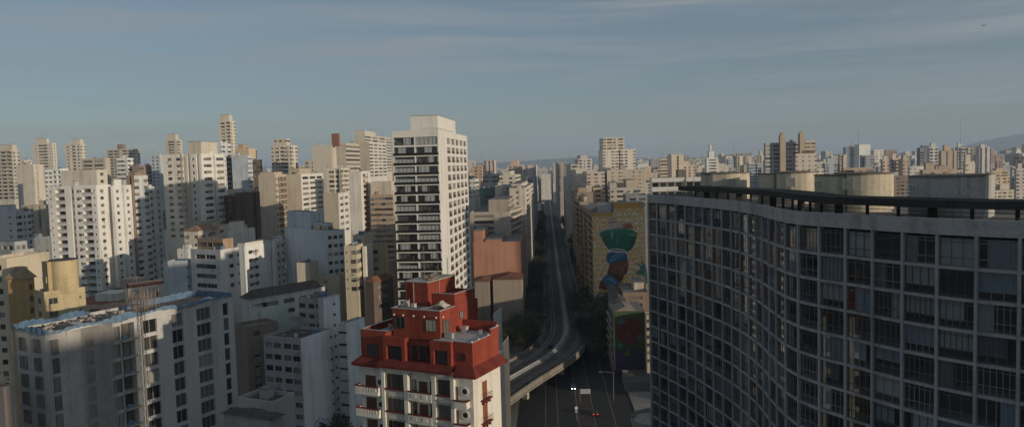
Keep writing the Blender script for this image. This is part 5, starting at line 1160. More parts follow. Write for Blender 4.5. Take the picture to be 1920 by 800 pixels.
# --- along the street, left side
B(887, 976, 984, 452, 332, 3, (.46, .235, .155), '.........', '.', 'orange brick-red blank wall building beside the highway', vis=640, n=0, tops=((0, .23, 0, .95, 5.0, (.46, .235, .155), 'stair_block'), (.24, .60, .0, .95, 1.0, (.44, .225, .15), 'gable_block')))
B(890, 917, 922, 527, 314, 3, (.30, .25, .2), '...', '.', 'narrow grey-brown house with tiled roof below the orange wall', 'house', vis=640, hip=1.0)
B(924, 978, 984, 523, 316, 3, (.33, .275, .22), '......', '.w.', 'wide grey-brown blank house wall with tiled roof below the orange wall', 'house', vis=660, hip=1.2)
r_, wl, wr, h = B(881, 955, 986, 396, 362, 4, (.44, .37, .30), '.H....', '.', 'beige building with rounded striped balconies facing the highway', vis=460, tops=((.42, .98, .05, .9, 5.5, (.44, .37, .30), 'roof_storey', '.......', 'ww.w'),), n=1)
def round_balc(q):
    for i in range(16):
        z = h-1.2-i*3.0; n_ = 10
        arcp = [(0+4.6*math.sin(math.pi*k/n_)**.7, wr*.06+wr*.9*k/n_) for k in range(n_+1)]
        for k in range(n_):
            a, b = arcp[k], arcp[k+1]
            q.poly([(*a, z-.35), (*b, z-.35), (*b, z+.75), (*a, z+.75)]); q.poly([(*a, z+.75), (*b, z+.75), (b[0]-.25 if b[0] > .3 else b[0], b[1], z+.75), (a[0]-.25 if a[0] > .3 else a[0], a[1], z+.75)])
            c, d = (max(0, a[0]-.6), a[1]), (max(0, b[0]-.6), b[1])
            q.poly([(*c, z-2.25), (*d, z-2.25), (*d, z-.35), (*c, z-.35)], 1, .1+.8*random.random()); q.poly([(*b, z-.35), (*a, z-.35), (0, a[1], z-.35), (0, b[1], z-.35)]); q.poly([(*a, z+.7), (*b, z+.7), (0, b[1], z+.7), (0, a[1], z+.7)])
part('rounded_balconies', [wall((.58, .50, .40)), glass_joined()], r_, round_balc)
B(955, 984, 1000, 352, 410, 4, (.58, .50, .40), '..w..', '.B.W', 'cream building with curved street corner behind the striped balconies', vis=470, tops=((0, .7, .1, .8, 2),))
B(880, 901, 905, 404, 390, 5, (.52, .46, .37), '.B.', '.', 'cream balconied building directly right of the white balcony tower', vis=440)
B(900, 929, 933, 352, 450, 5, TEAL, '.ww', '.', 'dark green walled building in the left street row', vis=400)
B(928, 941, 950, 348, 440, 5, (.62, .55, .43), '.', '.', 'plain cream cube on the left street row', vis=380)
B(948, 974, 980, 346, 480, 5, (.50, .46, .40), 'w.w.w', 'w', 'grey-cream block behind the plain cream cube', vis=385)
B(905, 934, 938, 326, 560, 5, (.36, .37, .37), 'W.W', 'w', 'grey block behind the dark green building', vis=350)
B(936, 966, 976, 328, 540, 5, (.60, .53, .42), 'w..w.', 'w', 'cream stepped building in the hazy left street row', vis=360, tops=((.2, .7, .1, .8, 3),))
B(880, 890, 898, 336, 470, 5, (.60, .58, .54), 'w.w', 'w', 'whitish block peeping out right of the balcony tower', vis=380)
B(974, 986, 992, 330, 600, 3, (.08, .12, .12), '..', '.', 'dark bottle-green block near the left street row end', vis=370)
B(986, 1003, 1007, 334, 700, 3, (.30, .37, .42), '.w.', '.', 'blue painted block near the end of the left street row', vis=370)
B(890, 903, 908, 310, 760, 5, (.56, .34, .2), 'w.w', '.', 'orange-tan block on the hazy skyline right of the balcony tower', vis=340)
B(907, 926, 930, 300, 1000, 5, (.56, .46, .42), '|.|.|', '.', 'pinkish ribbed tower on the hazy skyline right of the balcony tower', vis=340)
B(953, 978, 982, 309, 900, 3, (.58, .40, .28), 'w,w,w', '.', 'orange-cream block with rows of windows on the hazy skyline', vis=335, tops=((.15, .7, .1, .8, 6),))
B(981, 1005, 1007, 309, 1050, 3, (.62, .53, .47), '|.|', '.', 'pale pink block at the hazy end of the left row', vis=335)
B(1014, 1033, 1033, 326, 1500, 2, (.66, .60, .53), 'v.v.v', '.', 'white sunlit block closing the far end of the street', vis=365)
# --- along the street, right side
B(1030, 1036, 1044, 306, 1350, 92, (.60, .54, .48), '.', 'w.w', 'slim pale block above the far end of the street', vis=345)
B(1041, 1046, 1062, 305, 900, 92, (.44, .38, .32), '.', 'w.w', 'grey-brown block with balcony edges on the right side of the far street', vis=365)
B(1056, 1059, 1092, 331, 640, 92, (.60, .57, .50), '.', '.....', 'pale blank wall slab on the right side of the street', vis=440)
B(1072, 1082, 1112, 360, 470, 92, (.34, .27, .21), 'www', '.v.', 'brown old building with ornate roof right of the street', vis=470, tops=((.1, .9, .1, .7, 2.5, (.40, .31, .22)), (.4, .9, .6, 1.0, 4, (.62, .55, .43))))
B(1078, 1087, 1103, 378, 400, 92, (.36, .28, .2), 'wPw', '.', 'brown balconied building before the mural building', vis=470, tops=((.2, .9, .5, 1, 2.5, (.6, .52, .4)),))
B(1106, 1112, 1130, 352, 480, 92, (.56, .40, .22), '.', '.W.', 'ochre and white block behind the mural building', vis=400)
B(1077, 1084, 1110, 298, 800, 92, (.62, .57, .52), '.', 'B.w.B.', 'white balconied tower left of the big cream tower', vis=330, tops=((0, .8, .2, .8, 4),))
B(1062, 1070, 1084, 308, 700, 92, (.54, .47, .37), '.', '.H.', 'cream block with horizontal bands left of the balconied tower', vis=335)
B(1072, 1080, 1096, 318, 620, 92, (.62, .56, .46), '.', '....', 'blank cream block above the pale wall slab', vis=340)
B(1092, 1100, 1134, 322, 560, 92, (.58, .46, .38), 'w', 'w.w.w', 'pinkish block with vertical window strips below the big cream tower', vis=385)
B(1122, 1130, 1192, 281, 690, 88, (.66, .59, .48), '....', 'w..w,w|w,w..w', 'big cream tower with raised centre on the right half skyline', vis=335, tops=((.05, .95, .02, .68, 11, (.64, .56, .44), 'centre_block', 'w', 'w,W,w.W,'),))
B(1134, 1138, 1211, 319, 560, 94, (.58, .48, .34), '.', '.v.vv..v.v.', 'long cream building with a cylindrical tank below the big cream tower', vis=370, tops=((.2, .8, .35, .5, 3.5, (.45, .38, .28), 'water_tank'),))
B(1138, 1144, 1200, 352, 470, 94, (.52, .45, .37), 'w', 'w.W.w.W', 'crowded cream apartment block behind the mural building', vis=390, tops=((.2, .8, .0, .3, 3), (.1, .9, .55, .9, 4.5, (.6, .5, .38))))
B(1168, 1174, 1216, 366, 400, 94, (.28, .28, .28), '.', '.W.W.', 'dark grey flat-roofed block behind the mural wall', vis=390)
B(1209, 1212, 1232, 590, 255, 94, (.56, .47, .33), '.', 'w.', 'narrow cream building with one window column beside the curved block', vis=720, sep='R', n=0)
B(1160, 1168, 1216, 548, 285, 94, (.30, .22, .16), '.', '.W.', 'small brown old house with white gable in front of the yellow mural', 'house', vis=600, tops=((.0, .6, .5, .95, 2.2, (.6, .52, .42), 'roof_hut'),), n=2)
B(1140, 1150, 1172, 565, 275, 94, (.24, .22, .2), 'w', '.W.', 'dark old house with pitched roof below the yellow mural', 'house', vis=620, hip=1.2, roof=M_ROOFD)
B(1166, 1172, 1225, 715, 245, 94, (.16, .16, .16), '.', '.', 'flat dark shed roof beside the lit advertising column', 'shed', vis=800, cat='shed', n=0, roof=wall((.12, .12, .12)))
# --- beyond the curved block
B(1218, 1222, 1316, 334, 235, 94, (.66, .64, .60), '.', 'BBBB|BB', 'white block with dark balcony rows at the end of the curved block', vis=380, tops=((.0, .9, .52, .72, 2.2, (.2, .18, .16)),), n=0)
SK = [  # right-hand skyline: (x0, xc, x1, ytop, D, turn, colour, left pattern, right pattern, label, roof boxes)
 (1236, 1238, 1252, 298, 700, 95, (.58, .47, .34), '.', 'H', 'cream banded block left of the brown-edged tower', ()),
 (1251, 1259, 1282, 291, 640, 95, (.60, .50, .36), '...', '..|..', 'cream tower with a brown left edge behind the curved block', ()),
 (1280, 1282, 1304, 310, 720, 95, (.60, .46, .34), '.', 'w.w.w', 'pinkish-cream block right of the brown-edged tower', ((0, 1, 0, .5, 4),)),
 (1321, 1325, 1347, 296, 800, 96, (.66, .64, .60), '.', '.WW.', 'white tower with pointed roof box and mast', ((.1, .9, .2, .7, 7), (.2, .8, .3, .5, 14))),
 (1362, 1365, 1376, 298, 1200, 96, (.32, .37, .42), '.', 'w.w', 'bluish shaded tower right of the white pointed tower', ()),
 (1379, 1382, 1396, 293, 950, 96, (.64, .57, .45), '.', '|.|', 'bright cream ribbed tower, left of a close group', ()),
 (1396, 1398, 1414, 293, 1000, 96, (.56, .46, .38), '.', 'w.w', 'beige tower second in the close group', ()),
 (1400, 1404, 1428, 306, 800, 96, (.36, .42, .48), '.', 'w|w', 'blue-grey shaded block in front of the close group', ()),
 (1420, 1423, 1433, 291, 1050, 96, (.60, .50, .42), '.', '|.', 'pale tower squeezed beside the grey slab', ((.1, .9, .2, .8, 6),)),
 (1432, 1435, 1462, 268, 560, 96, (.40, .40, .42), '.', 'W,W', 'grey gridded slab with tall beige service shafts', ()),
 (1460, 1463, 1473, 253, 556, 96, (.42, .34, .25), '..', '..', 'left of two tall blank beige shafts on the grey slab', ()),
 (1472, 1474, 1497, 266, 566, 96, (.38, .37, .38), '.', 'W,W', 'grey gridded slab between the two beige shafts', ()),
 (1496, 1500, 1509, 250, 560, 96, (.42, .34, .25), '..', '..', 'right of two tall blank beige shafts on the grey slab', ()),
 (1508, 1510, 1529, 264, 570, 96, (.56, .42, .31), '.', 'W,W', 'orange-beige gridded block right of the beige shafts', ()),
 (1490, 1492, 1531, 288, 480, 96, (.52, .44, .36), '.', 'v.v.v.v', 'beige block with a dotted window grid before the shafts', ((.1, .9, .3, .95, 1.5, (.14, .1, .08)),)),
 (1528, 1531, 1545, 316, 600, 96, (.58, .50, .42), '.', 'w.w', 'low pale block right of the dotted window grid', ()),
 (1542, 1546, 1572, 306, 760, 96, (.36, .40, .44), 'w', 'w.w', 'blue-grey low block left of the slim cream tower', ((.2, .8, .2, .8, 5),)),
 (1571, 1575, 1588, 290, 760, 97, (.58, .48, .37), '.', '|.', 'slim cream tower above the third machine room', ()),
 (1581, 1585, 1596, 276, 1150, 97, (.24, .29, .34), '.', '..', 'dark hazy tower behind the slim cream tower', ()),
 (1592, 1596, 1603, 273, 1000, 97, (.56, .55, .52), '.', '|', 'narrow pale ribbed tower left of the bright white one', ()),
 (1602, 1611, 1632, 271, 980, 97, (.70, .69, .64), '..', '..', 'bright white blank-topped tower on the right skyline', ()),
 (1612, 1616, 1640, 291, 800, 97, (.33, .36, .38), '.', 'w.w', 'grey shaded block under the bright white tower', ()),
 (1577, 1582, 1636, 315, 520, 97, (.40, .33, .26), 'w', 'wW.w.W', 'brown low building with cluttered roof behind the third machine room', ()),
 (1651, 1655, 1668, 299, 640, 97, (.60, .49, .38), '.', 'w.w', 'cream tower with window columns, first of a row of four', ((.1, .8, .2, .8, 3),)),
 (1667, 1671, 1685, 297, 630, 97, (.58, .47, .37), '.', 'w.w', 'cream tower with window columns, second of a row of four', ((.1, .8, .2, .8, 4),)),
 (1684, 1693, 1704, 298, 620, 97, (.54, .43, .34), '..', 'w.w', 'cream tower with shaded left side, third of a row of four', ((.2, .8, .2, .8, 3),)),
 (1703, 1706, 1718, 312, 560, 97, (.54, .52, .50), '.', 'v.v', 'pale shaded tower with few windows, last of a row of four', ()),
 (1642, 1646, 1656, 312, 900, 97, (.34, .38, .42), '.', 'w', 'hazy blue block left of the row of four cream towers', ()),
 (1719, 1725, 1748, 277, 760, 98, (.22, .25, .27), '.', 'w.w', 'dark rounded-top tower on the right skyline', ((.2, .8, .2, .8, 2, (.2, .22, .24)),)),
 (1738, 1743, 1759, 276, 700, 98, (.56, .54, .52), '.', 'B.B', 'grey-white balconied tower beside the dark rounded one', ((.2, .8, .2, .8, 4),)),
 (1760, 1765, 1794, 283, 560, 98, (.46, .35, .27), '.', '.R.R.', 'brown-beige tower with a dark central panel', ((.1, .9, .2, .7, 4, (.55, .42, .33)),)),
 (1791, 1796, 1816, 276, 720, 98, (.36, .38, .41), '..', '|w|', 'blue-grey tower behind the tall thin antenna', ((.1, .6, .1, .5, 4, (.6, .55, .48)),)),
 (1814, 1816, 1824, 277, 710, 98, (.64, .58, .50), '.', '|', 'narrow cream tower edge right of the antenna', ()),
 (1806, 1810, 1828, 304, 500, 98, (.62, .53, .40), '.', 'v.', 'low cream block with pale roof box under the antenna', ((.0, 1, .0, .6, 5),)),
 (1724, 1730, 1790, 318, 460, 98, (.42, .34, .27), '.', '.v.v.', 'low brown-beige roofs behind the nearest machine room', ((.1, .9, .1, .4, 4), (.1, .9, .5, .8, 2))),
 (1829, 1837, 1856, 276, 760, 98, (.58, .54, .52), '..', '|.|.', 'tall white and red-striped tower, rightmost of the skyline group', ((.2, .8, .2, .8, 3),)),
 (1854, 1858, 1866, 280, 980, 98, (.52, .40, .36), '.', 'w', 'pinkish hazy tower behind the red-striped one', ()),
 (1864, 1867, 1874, 290, 1050, 98, (.50, .33, .30), '.', 'w', 'small pink hazy tower right of the red-striped one', ()),
 (1894, 1898, 1904, 312, 620, 98, (.40, .42, .44), '.', 'w', 'grey tower near the right picture edge', ()),
 (1902, 1906, 1935, 316, 580, 98, (.54, .48, .43), '.', 'w.w.w', 'cream tower cut by the right picture edge', ((.1, .9, .1, .4, 4),)),
 (1850, 1855, 1876, 352, 900, 98, (.22, .06, .05), '.', '.W.', 'low dark red roofed building right of the nearest machine room', ()),
 (1874, 1880, 1900, 346, 1100, 98, (.22, .07, .06), '.', '.', 'long dark red roof before the right-hand trees', ()),
]
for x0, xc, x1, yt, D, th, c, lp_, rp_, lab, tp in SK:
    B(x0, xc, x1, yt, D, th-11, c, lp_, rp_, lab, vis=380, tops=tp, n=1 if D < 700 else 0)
# --- unseen blocks added outside the picture to cast shade into it
def caster(x, y, w, d, hh, rz_, label, c=(.5, .46, .4)):
    o = empty('shade_caster', (x, y, 0), rz_); tag(o, label, 'building', 'added shade casters beyond the picture edge')
    q = MB(); ws, rr_ = [], []
    for oo, ax, Wd in (((-w/2, -d/2), (1, 0), w), ((w/2, -d/2), (0, 1), d), ((w/2, d/2), (-1, 0), w), ((-w/2, d/2), (0, -1), d)):
        facade(q, oo, ax, Wd, hh, 6, 0, '.W'*max(1, int(Wd/5))+'.', 3.0, ws, rr_)
    q.poly([(-w/2, -d/2, hh), (w/2, -d/2, hh), (w/2, d/2, hh), (-w/2, d/2, hh)], 1)
    q.build('wall', [wall(c), M_ROOF], o); joined_windows(ws, o, False); FOOT.append((x, y, max(w, d)))
def shade_block(k0, k1, X, hh, dep, label, c):
    kc = (k0+k1)/2; sx, sy = math.sin(SUN_AZ), math.cos(SUN_AZ); Yc = (kc-sy*X)/sx
    caster(X, Yc, k1-k0, dep, hh, math.atan2(sx, sy), label, c)
shade_block(89, 101, 150, 90, 20, 'unseen tall block added right of the curved block to shade its roof', (.5, .46, .4))
shade_block(48, 70, 180, 91, 20, 'unseen tall slab added behind the viewpoint to shade the netted block', (.5, .5, .5))
shade_block(275, 305, 230, 90, 22, 'unseen broad block added behind the curved block to shade the mural, nearer one', (.45, .42, .4))
shade_block(307, 350, 236, 86, 22, 'unseen broad block added behind the curved block to shade the mural, farther one', (.6, .55, .48))
# ================================================================ infill city
rnd = random.Random(77)
PAL = [(.60, .54, .44), (.66, .63, .57), (.52, .44, .34), (.46, .44, .42), (.56, .50, .42), (.62, .60, .56), (.50, .38, .29), (.40, .40, .40), (.58, .45, .32), (.30, .24, .2), (.52, .52, .54)]
CN = ['cream', 'off-white', 'tan', 'grey', 'pale beige', 'white', 'brown-tan', 'dark grey', 'ochre', 'dark brown', 'cool grey']; INF = []
PATS = ['.w.w.', 'w.W.w', '.W.W.', '...', '.B.w.', 'ww.ww', '.H.', '..v..', '.w|w.', 'W,W,W', '.....']
def envelope(px, D):
    hor = 312-(px-960)*.028
    if D < 300: return 530
    if px < 735:
        return 450 if D < 420 else (385 if D < 600 else (hor+14 if D < 900 else hor-6))
    if px < 1025: return 480 if D < 420 else (375 if D < 600 else (hor+24 if D < 900 else hor+3))
    return 420 if D < 420 else (372 if D < 600 else (hor+28 if D < 900 else hor+6))
ncity = 0; Y = 235.0
while Y < 1650:
    step = 17+Y*.022; X = -Y*.74
    while X < Y*.74:
        x, y = X+rnd.uniform(-5, 5), Y+rnd.uniform(-6, 6); X += step*rnd.uniform(.85, 1.3)
        px, py, _ = proj((x, y, 40))
        if not -40 < px < 1960: continue
        if abs(x-street_x(y)) < 36 or (x > 15 and y < 260 and px > 1180): continue
        if px > 1215 and y < 330: continue
        w, d = rnd.uniform(11, 20)*(1+Y/3000), rnd.uniform(11, 20)
        if any((x-a)**2+(y-b)**2 < (r_+w*.42)**2 for a, b, r_ in FOOT): continue
        zmax = at(px, envelope(px, y), y).z
        if zmax < 7: continue
        hh = min(zmax, 105)*rnd.uniform(.45, 1.0)
        if hh < 6: continue
        ncity += 1
        zone = 'left of the highway' if x < street_x(y) else 'right of the highway'
        c = rnd.choice(PAL); cname = CN[PAL.index(c)]
        far = ('hazy %s city building far back' if y > 800 else '%s infill building between taller blocks') % cname
        far = ('low ' if hh < 22 else 'mid-rise ' if hh < 45 else 'tall ')+far
        o = empty('city_building', (x, y, 0), -R(rnd.choice([4, 10, 13, 20])) if x < street_x(y) else R(rnd.choice([2, -3, 6]))); tag(o, '%s, %s' % (far, zone), 'building', 'infill buildings: %s, %s' % (far, zone))
        FOOT.append((x, y, max(w, d)*.5)); INF.append((o, w, d, hh)); q = MB(); ws, rr_ = [], []
        zl_ = max(3, hh-24)
        facade(q, (-w/2, -d/2), (1, 0), w, hh, zl_, 0, rnd.choice(PATS)*(2 if w > 16 else 1), 3.0, ws, rr_)
        s_ = 1 if x < street_x(y) else -1
        facade(q, (w/2, -d/2), (0, 1), d, hh, zl_, 0, rnd.choice(PATS), 3.0, ws, rr_) if s_ > 0 else q.poly([(w/2, -d/2, 0), (w/2, d/2, 0), (w/2, d/2, hh), (w/2, -d/2, hh)])
        facade(q, (-w/2, d/2), (0, -1), d, hh, zl_, 0, rnd.choice(PATS), 3.0, ws, rr_) if s_ < 0 else q.poly([(-w/2, d/2, 0), (-w/2, -d/2, 0), (-w/2, -d/2, hh), (-w/2, d/2, hh)])
        q.poly([(w/2, d/2, 0), (-w/2, d/2, 0), (-w/2, d/2, hh), (w/2, d/2, hh)])
        q.poly([(-w/2, -d/2, hh-.02), (w/2, -d/2, hh-.02), (w/2, d/2, hh-.02), (-w/2, d/2, hh-.02)], 1)
        q.build('wall', [wall(c), rnd.choice([M_ROOF, M_ROOF, M_ROOFD, M_TILE])], o); joined_windows(ws, o, False, rnd); joined_rails(rr_, o, wall(c))
        if rnd.random() < .8:
            q = MB(); a, b = rnd.uniform(-.3, .0)*w, rnd.uniform(-.3, 0)*d; q.box(a, a+w*rnd.uniform(.25, .5), b, b+d*rnd.uniform(.25, .5), hh-.01, hh+rnd.uniform(2, 4.5), skip='d'); q.build('machine_room', wall(rnd.choice([c, PAL[1]])), o)
    Y += step*1.05
print('infill', ncity)
# far city, past counting
q = MB(); rnd = random.Random(5); cols = [wall(c, fine=.3) for c in PAL[:8]]
ws = MB()
for k in range(5200):
    y = 1500+6000*rnd.random()**1.6; x = rnd.uniform(-.75, .75)*y
    if abs(x-street_x(y)) < (24 if y < 2500 else 0): continue
    hh = rnd.choice([12, 18, 25, 35, 45, 60, 60, 75])*rnd.uniform(.7, 1.25)
    if y > 3000: hh *= 1.15
    if abs(x/y-.05) < .1 and hh > 70: hh *= .7
    w, d = rnd.uniform(12, 30), rnd.uniform(12, 24); mi = rnd.randrange(8)
    M_ = Matrix.Translation((x, y, 0)) @ Matrix.Rotation(rnd.choice([.1, -.2, .3, 0]), 4, 'Z'); q.box(-w/2, w/2, -d/2, d/2, 0, hh, mi, M=M_, skip='d')
    if rnd.random() < .6: q.box(-w*.2, w*.25, -d*.2, d*.3, hh, hh+rnd.uniform(2, 6), mi, M=M_, skip='d')
    if y < 3200 and hh > 20:
        n_ = int(min(hh, 60)/4); m_ = rnd.choice([2, 3, 4])
        for i in range(n_):
            z = hh-3-i*4
            for j in range(m_):
                a = -w/2+w*(j+.25)/m_; b = a+w*.5/m_; ws.poly([M_ @ Vector((a, -d/2-.12, z-1.6)), M_ @ Vector((b, -d/2-.12, z-1.6)), M_ @ Vector((b, -d/2-.12, z)), M_ @ Vector((a, -d/2-.12, z))], 0, rnd.random()*.9+.02)
fc = q.build('distant_city', cols); tag(fc, 'mass of tiny hazy buildings reaching to the horizon', 'city', kind='stuff')
ws.build('window_panes', glass_joined(), fc)['kind'] = 'stuff'
# hills on the horizon
def ridge(name, D, pts, thick=900):
    q = MB(); P_ = [at(px, py, D) for px, py in pts]; xs = []; rr = random.Random(len(pts))
    for i in range(len(P_)-1):
        for k in range(8):
            p = P_[i].lerp(P_[i+1], k/8); xs.append((p.x, max(4, p.z+rr.uniform(-6, 6))))
    for i in range(len(xs)-1):
        (x0, z0), (x1, z1) = xs[i], xs[i+1]
        q.poly([(x0, D-thick, 0), (x1, D-thick, 0), (x1, D-thick*.4, z1*.6), (x0, D-thick*.4, z0*.6)]); q.poly([(x0, D-thick*.4, z0*.6), (x1, D-thick*.4, z1*.6), (x1, D, z1), (x0, D, z0)]); q.poly([(x0, D, z0), (x1, D, z1), (x1, D+thick, 0), (x0, D+thick, 0)])
    tag(q.build(name, wall((.05, .07, .04), dirt=.4, fine=.3)), kind='structure')
ridge('hills', 11500, [(-400, 330), (-100, 318), (200, 322), (520, 312), (800, 310), (960, 303), (1060, 296), (1120, 293), (1220, 297), (1400, 293), (1560, 288), (1700, 286), (1790, 278), (1840, 265), (1880, 257), (1940, 248), (2100, 244), (2400, 262)])

# ================================================================ trees
def leaf_mat():
    mt, n, b = pbsdf('leaves'); N = n.nodes.new; K = n.links.new
    a = N('ShaderNodeAttribute'); a.attribute_name = 'r'; oi = N('ShaderNodeObjectInfo')
    r = N('ShaderNodeValToRGB'); r.color_ramp.elements[0].color = (.016, .026, .010, 1); r.color_ramp.elements[1].color = (.055, .072, .026, 1); K(a.outputs['Fac'], r.inputs[0])
    h_ = N('ShaderNodeHueSaturation'); m_ = N('ShaderNodeMapRange'); m_.inputs['To Min'].default_value = .6; m_.inputs['To Max'].default_value = 1.2; K(oi.outputs['Random'], m_.inputs[0]); K(m_.outputs[0], h_.inputs['Value']); K(r.outputs[0], h_.inputs['Color'])
    K(h_.outputs[0], b.inputs['Base Color']); b.inputs['Roughness'].default_value = .7; return mt
LEAF = leaf_mat(); BARK = wall((.10, .075, .055), dirt=.5)
def tree_meshes(seed, hgt, spread, nl=1500):
    rr = random.Random(seed); t = MB(); lv = MB()
    t.tube([(0, 0, 0), (.1, .05, hgt*.25), (.05, .15, hgt*.5), (0, .1, hgt*.75)], [.32, .26, .2, .08], 7)
    cl = []
    for k in range(11):
        an = k*2.4+rr.random(); rad = spread*rr.uniform(.35, .95); z = hgt*rr.uniform(.5, .95)
        tip = Vector((math.cos(an)*rad, math.sin(an)*rad, z)); t.tube([(0, .1, hgt*rr.uniform(.3, .55)), tip*.55+Vector((0, 0, hgt*.22)), tip], [.13, .08, .03], 5, caps=False); cl.append((tip, rr.uniform(.28, .45)*spread))
    cl.append((Vector((0, 0, hgt*.95)), spread*.45))
    for k in range(nl):
        c, r_ = rr.choice(cl); d = Vector((rr.gauss(0, 1), rr.gauss(0, 1), rr.gauss(0, .75))).normalized()*r_*rr.random()**.4; p = c+d
        a = Vector((rr.gauss(0, 1), rr.gauss(0, 1), rr.gauss(0, .6))).normalized(); b = a.orthogonal().normalized()*rr.uniform(.12, .24); a = a*rr.uniform(.22, .42)
        lv.poly([p-a, p-b, p+a, p+b], 0, min(1, max(.01, .5+.25*rr.gauss(0, 1))))
    return t.mesh('trunk', [BARK]), lv.mesh('crown', [LEAF])
TM = [tree_meshes(s, h_, sp) for s, h_, sp in ((1, 11, 4.6), (2, 9, 4.0), (3, 13, 5.2), (4, 10, 5.0))]
rnd = random.Random(12)
def tree(x, y, s, label, group=None):
    o = empty('street_tree', (x, y, 0), rnd.random()*6); o.scale = (s, s, s*rnd.uniform(.9, 1.1)); tag(o, label, 'tree', group); a, b = rnd.choice(TM); link('trunk', a, o); link('crown', b, o); return o
y = 285
while y < 1000:
    tree(street_x(y)-16+rnd.uniform(-2, 2), y, rnd.uniform(1.1, 1.5), 'dark street tree in the row left of the highway', 'street trees left of the highway')
    if y < 520 and rnd.random() < .7: tree(street_x(y)-22, y+4, rnd.uniform(1, 1.4), 'dark street tree in the row left of the highway', 'street trees left of the highway')
    tree(street_x(y)+18+rnd.uniform(-2, 3), y+3, rnd.uniform(1.2, 1.7), 'dark street tree in the row right of the highway', 'street trees right of the highway')
    if y < 600: tree(street_x(y)+26+rnd.uniform(-2, 2), y+6, rnd.uniform(1.2, 1.7), 'dark street tree in the row right of the highway', 'street trees right of the highway')
    y += rnd.uniform(8, 12)*(1+y/1200)
p = at(632, 772, 182); tree(p.x, 182, p.z/13.5, 'dark bushy tree at the foot of the white wall building')
# planted roof terraces either side of the tower foot
def podium(x0, x1, D, z, dep, label, n_, lab, sc):
    a, b = at(x0, 600, D).x, at(x1, 600, D).x
    o = empty('planted_podium', ((a+b)/2, D, 0), R(-10)); tag(o, label, 'building'); w = b-a
    part('wall', [wall((.12, .11, .10)), M_ROOFD], o, lambda q: (q.box(-w/2, w/2, 0, dep, 0, z, skip='t'), q.box(-w/2, w/2, 0, dep, z, z+.01, 1, skip='d')))
    part('parapet', wall((.16, .14, .12)), o, lambda q: (q.box(-w/2, w/2, .001, .25, z+.012, z+.8), q.box(w/2-.25, w/2-.001, .25, dep, z+.012, z+.8)))
    for k in range(n_):
        p = o.matrix_basis @ Vector((rnd.uniform(-w*.42, w*.42), rnd.uniform(2, dep-1), z)); t = tree(p.x, p.y, sc*rnd.uniform(.8, 1.2), lab, lab); t.location.z = z
podium(655, 742, 205, 19, 14, 'dark planted podium between the white wall and the balcony tower', 9, 'dark tree on the podium behind the red-topped building', 1.0)
podium(895, 938, 200, 27, 12, 'dark roof garden beside the foot of the balcony tower', 7, 'leafy shrub on the roof garden right of the balcony tower', .35)
for k in range(46):
    px = 1856+rnd.uniform(0, 75); D = rnd.uniform(1150, 1560); p = at(px, 356, D); tree(p.x, D, rnd.uniform(1.3, 2.0), 'dark tree in the wooded belt at the right picture edge', 'trees at the right edge')
for px, py in ((1098, 610), (1106, 625), (1114, 600), (1112, 640), (1122, 630), (1126, 655), (1118, 665), (1130, 610), (1134, 640), (1104, 650), (1138, 668), (1120, 585), (1108, 572)):
    p = onz(px, py+14, 0); tree(p.x, p.y, rnd.uniform(1.0, 1.35), 'dark tree in the clump between the highway bend and the painted building', 'trees before the painted building')

# ================================================================ vehicles and street things
M_TYRE = plain('tyre_rubber', (.02, .02, .02), .9)
def car(x, y, z, rz_, col, label, van=False, lights=False, tail=False):
    o = empty('car' if not van else 'van', (x, y, z), rz_); tag(o, label, 'van' if van else 'car', 'vehicles on the road')
    Lh, hw_ = (2.5, .95) if van else (2.1, .88)
    prof = [(-Lh, .35), (Lh, .35), (Lh, .8), (Lh*.9, .95), (Lh*.55, 1.05), (-Lh*.95, 1.05), (-Lh, .8)]
    pm_ = plain('car_paint_%d' % int(sum(col)*100), col, .25, .1, .6)
    part('body', pm_, o, lambda q: q.extr(prof, -hw_, hw_))
    hh = 2.05 if van else 1.48
    cab = [(-Lh*.92, 1.051), (Lh*.5, 1.051), (Lh*.22, hh-.06), (Lh*.1, hh), (-Lh*.72, hh), (-Lh*.86, hh-.1)]
    cb_ = part('cabin', pm_, o, lambda q: q.extr(cab, -hw_*.86, hw_*.86))
    g = plain('car_glass', (.02, .025, .03), .08)
    part('windscreen', g, o, lambda q: q.poly([(Lh*.505, -hw_*.75, 1.12), (Lh*.505, hw_*.75, 1.12), (Lh*.245, hw_*.7, hh-.1), (Lh*.245, -hw_*.7, hh-.1)]))
    part('rear_window', g, o, lambda q: q.poly([(-Lh*.93, hw_*.75, 1.15), (-Lh*.93, -hw_*.75, 1.15), (-Lh*.875, -hw_*.7, hh-.15), (-Lh*.875, hw_*.7, hh-.15)]))
    for s in (-1, 1): part('side_window', g, o, lambda q: q.box(-Lh*.8, Lh*.3, s*hw_*.86, s*hw_*.875, 1.12, hh-.18))
    for a in (-Lh*.62, Lh*.62):
        for s in (-1, 1):
            w = part('wheel', M_TYRE, o, lambda q: q.tube([(a, s*(hw_-.2), .33), (a, s*(hw_+.02), .33)], .33, 14)); part('rim', M_METAL, w, lambda q: q.tube([(a, s*(hw_+.02), .33), (a, s*(hw_+.03), .33)], .2, 10))
    for s in (-1, 1):
        part('headlight', plain('lit_headlight', (.8, .8, .75), .3, emit=((1, .95, .85), 8)) if lights else plain('headlight', (.6, .6, .58), .2), o, lambda q: q.box(Lh, Lh+.03, s*hw_*.55-.2, s*hw_*.55+.2, .58, .78))
        part('tail_light', plain('lit_tail', (.5, .02, .02), .3, emit=((1, .05, .03), 3)) if tail else plain('tail_light', (.25, .02, .02), .3), o, lambda q: q.box(-Lh-.03, -Lh, s*hw_*.7-.12, s*hw_*.7+.12, .62, .85))
R90 = R(90)
dirs = math.atan2(1, SLOPE)
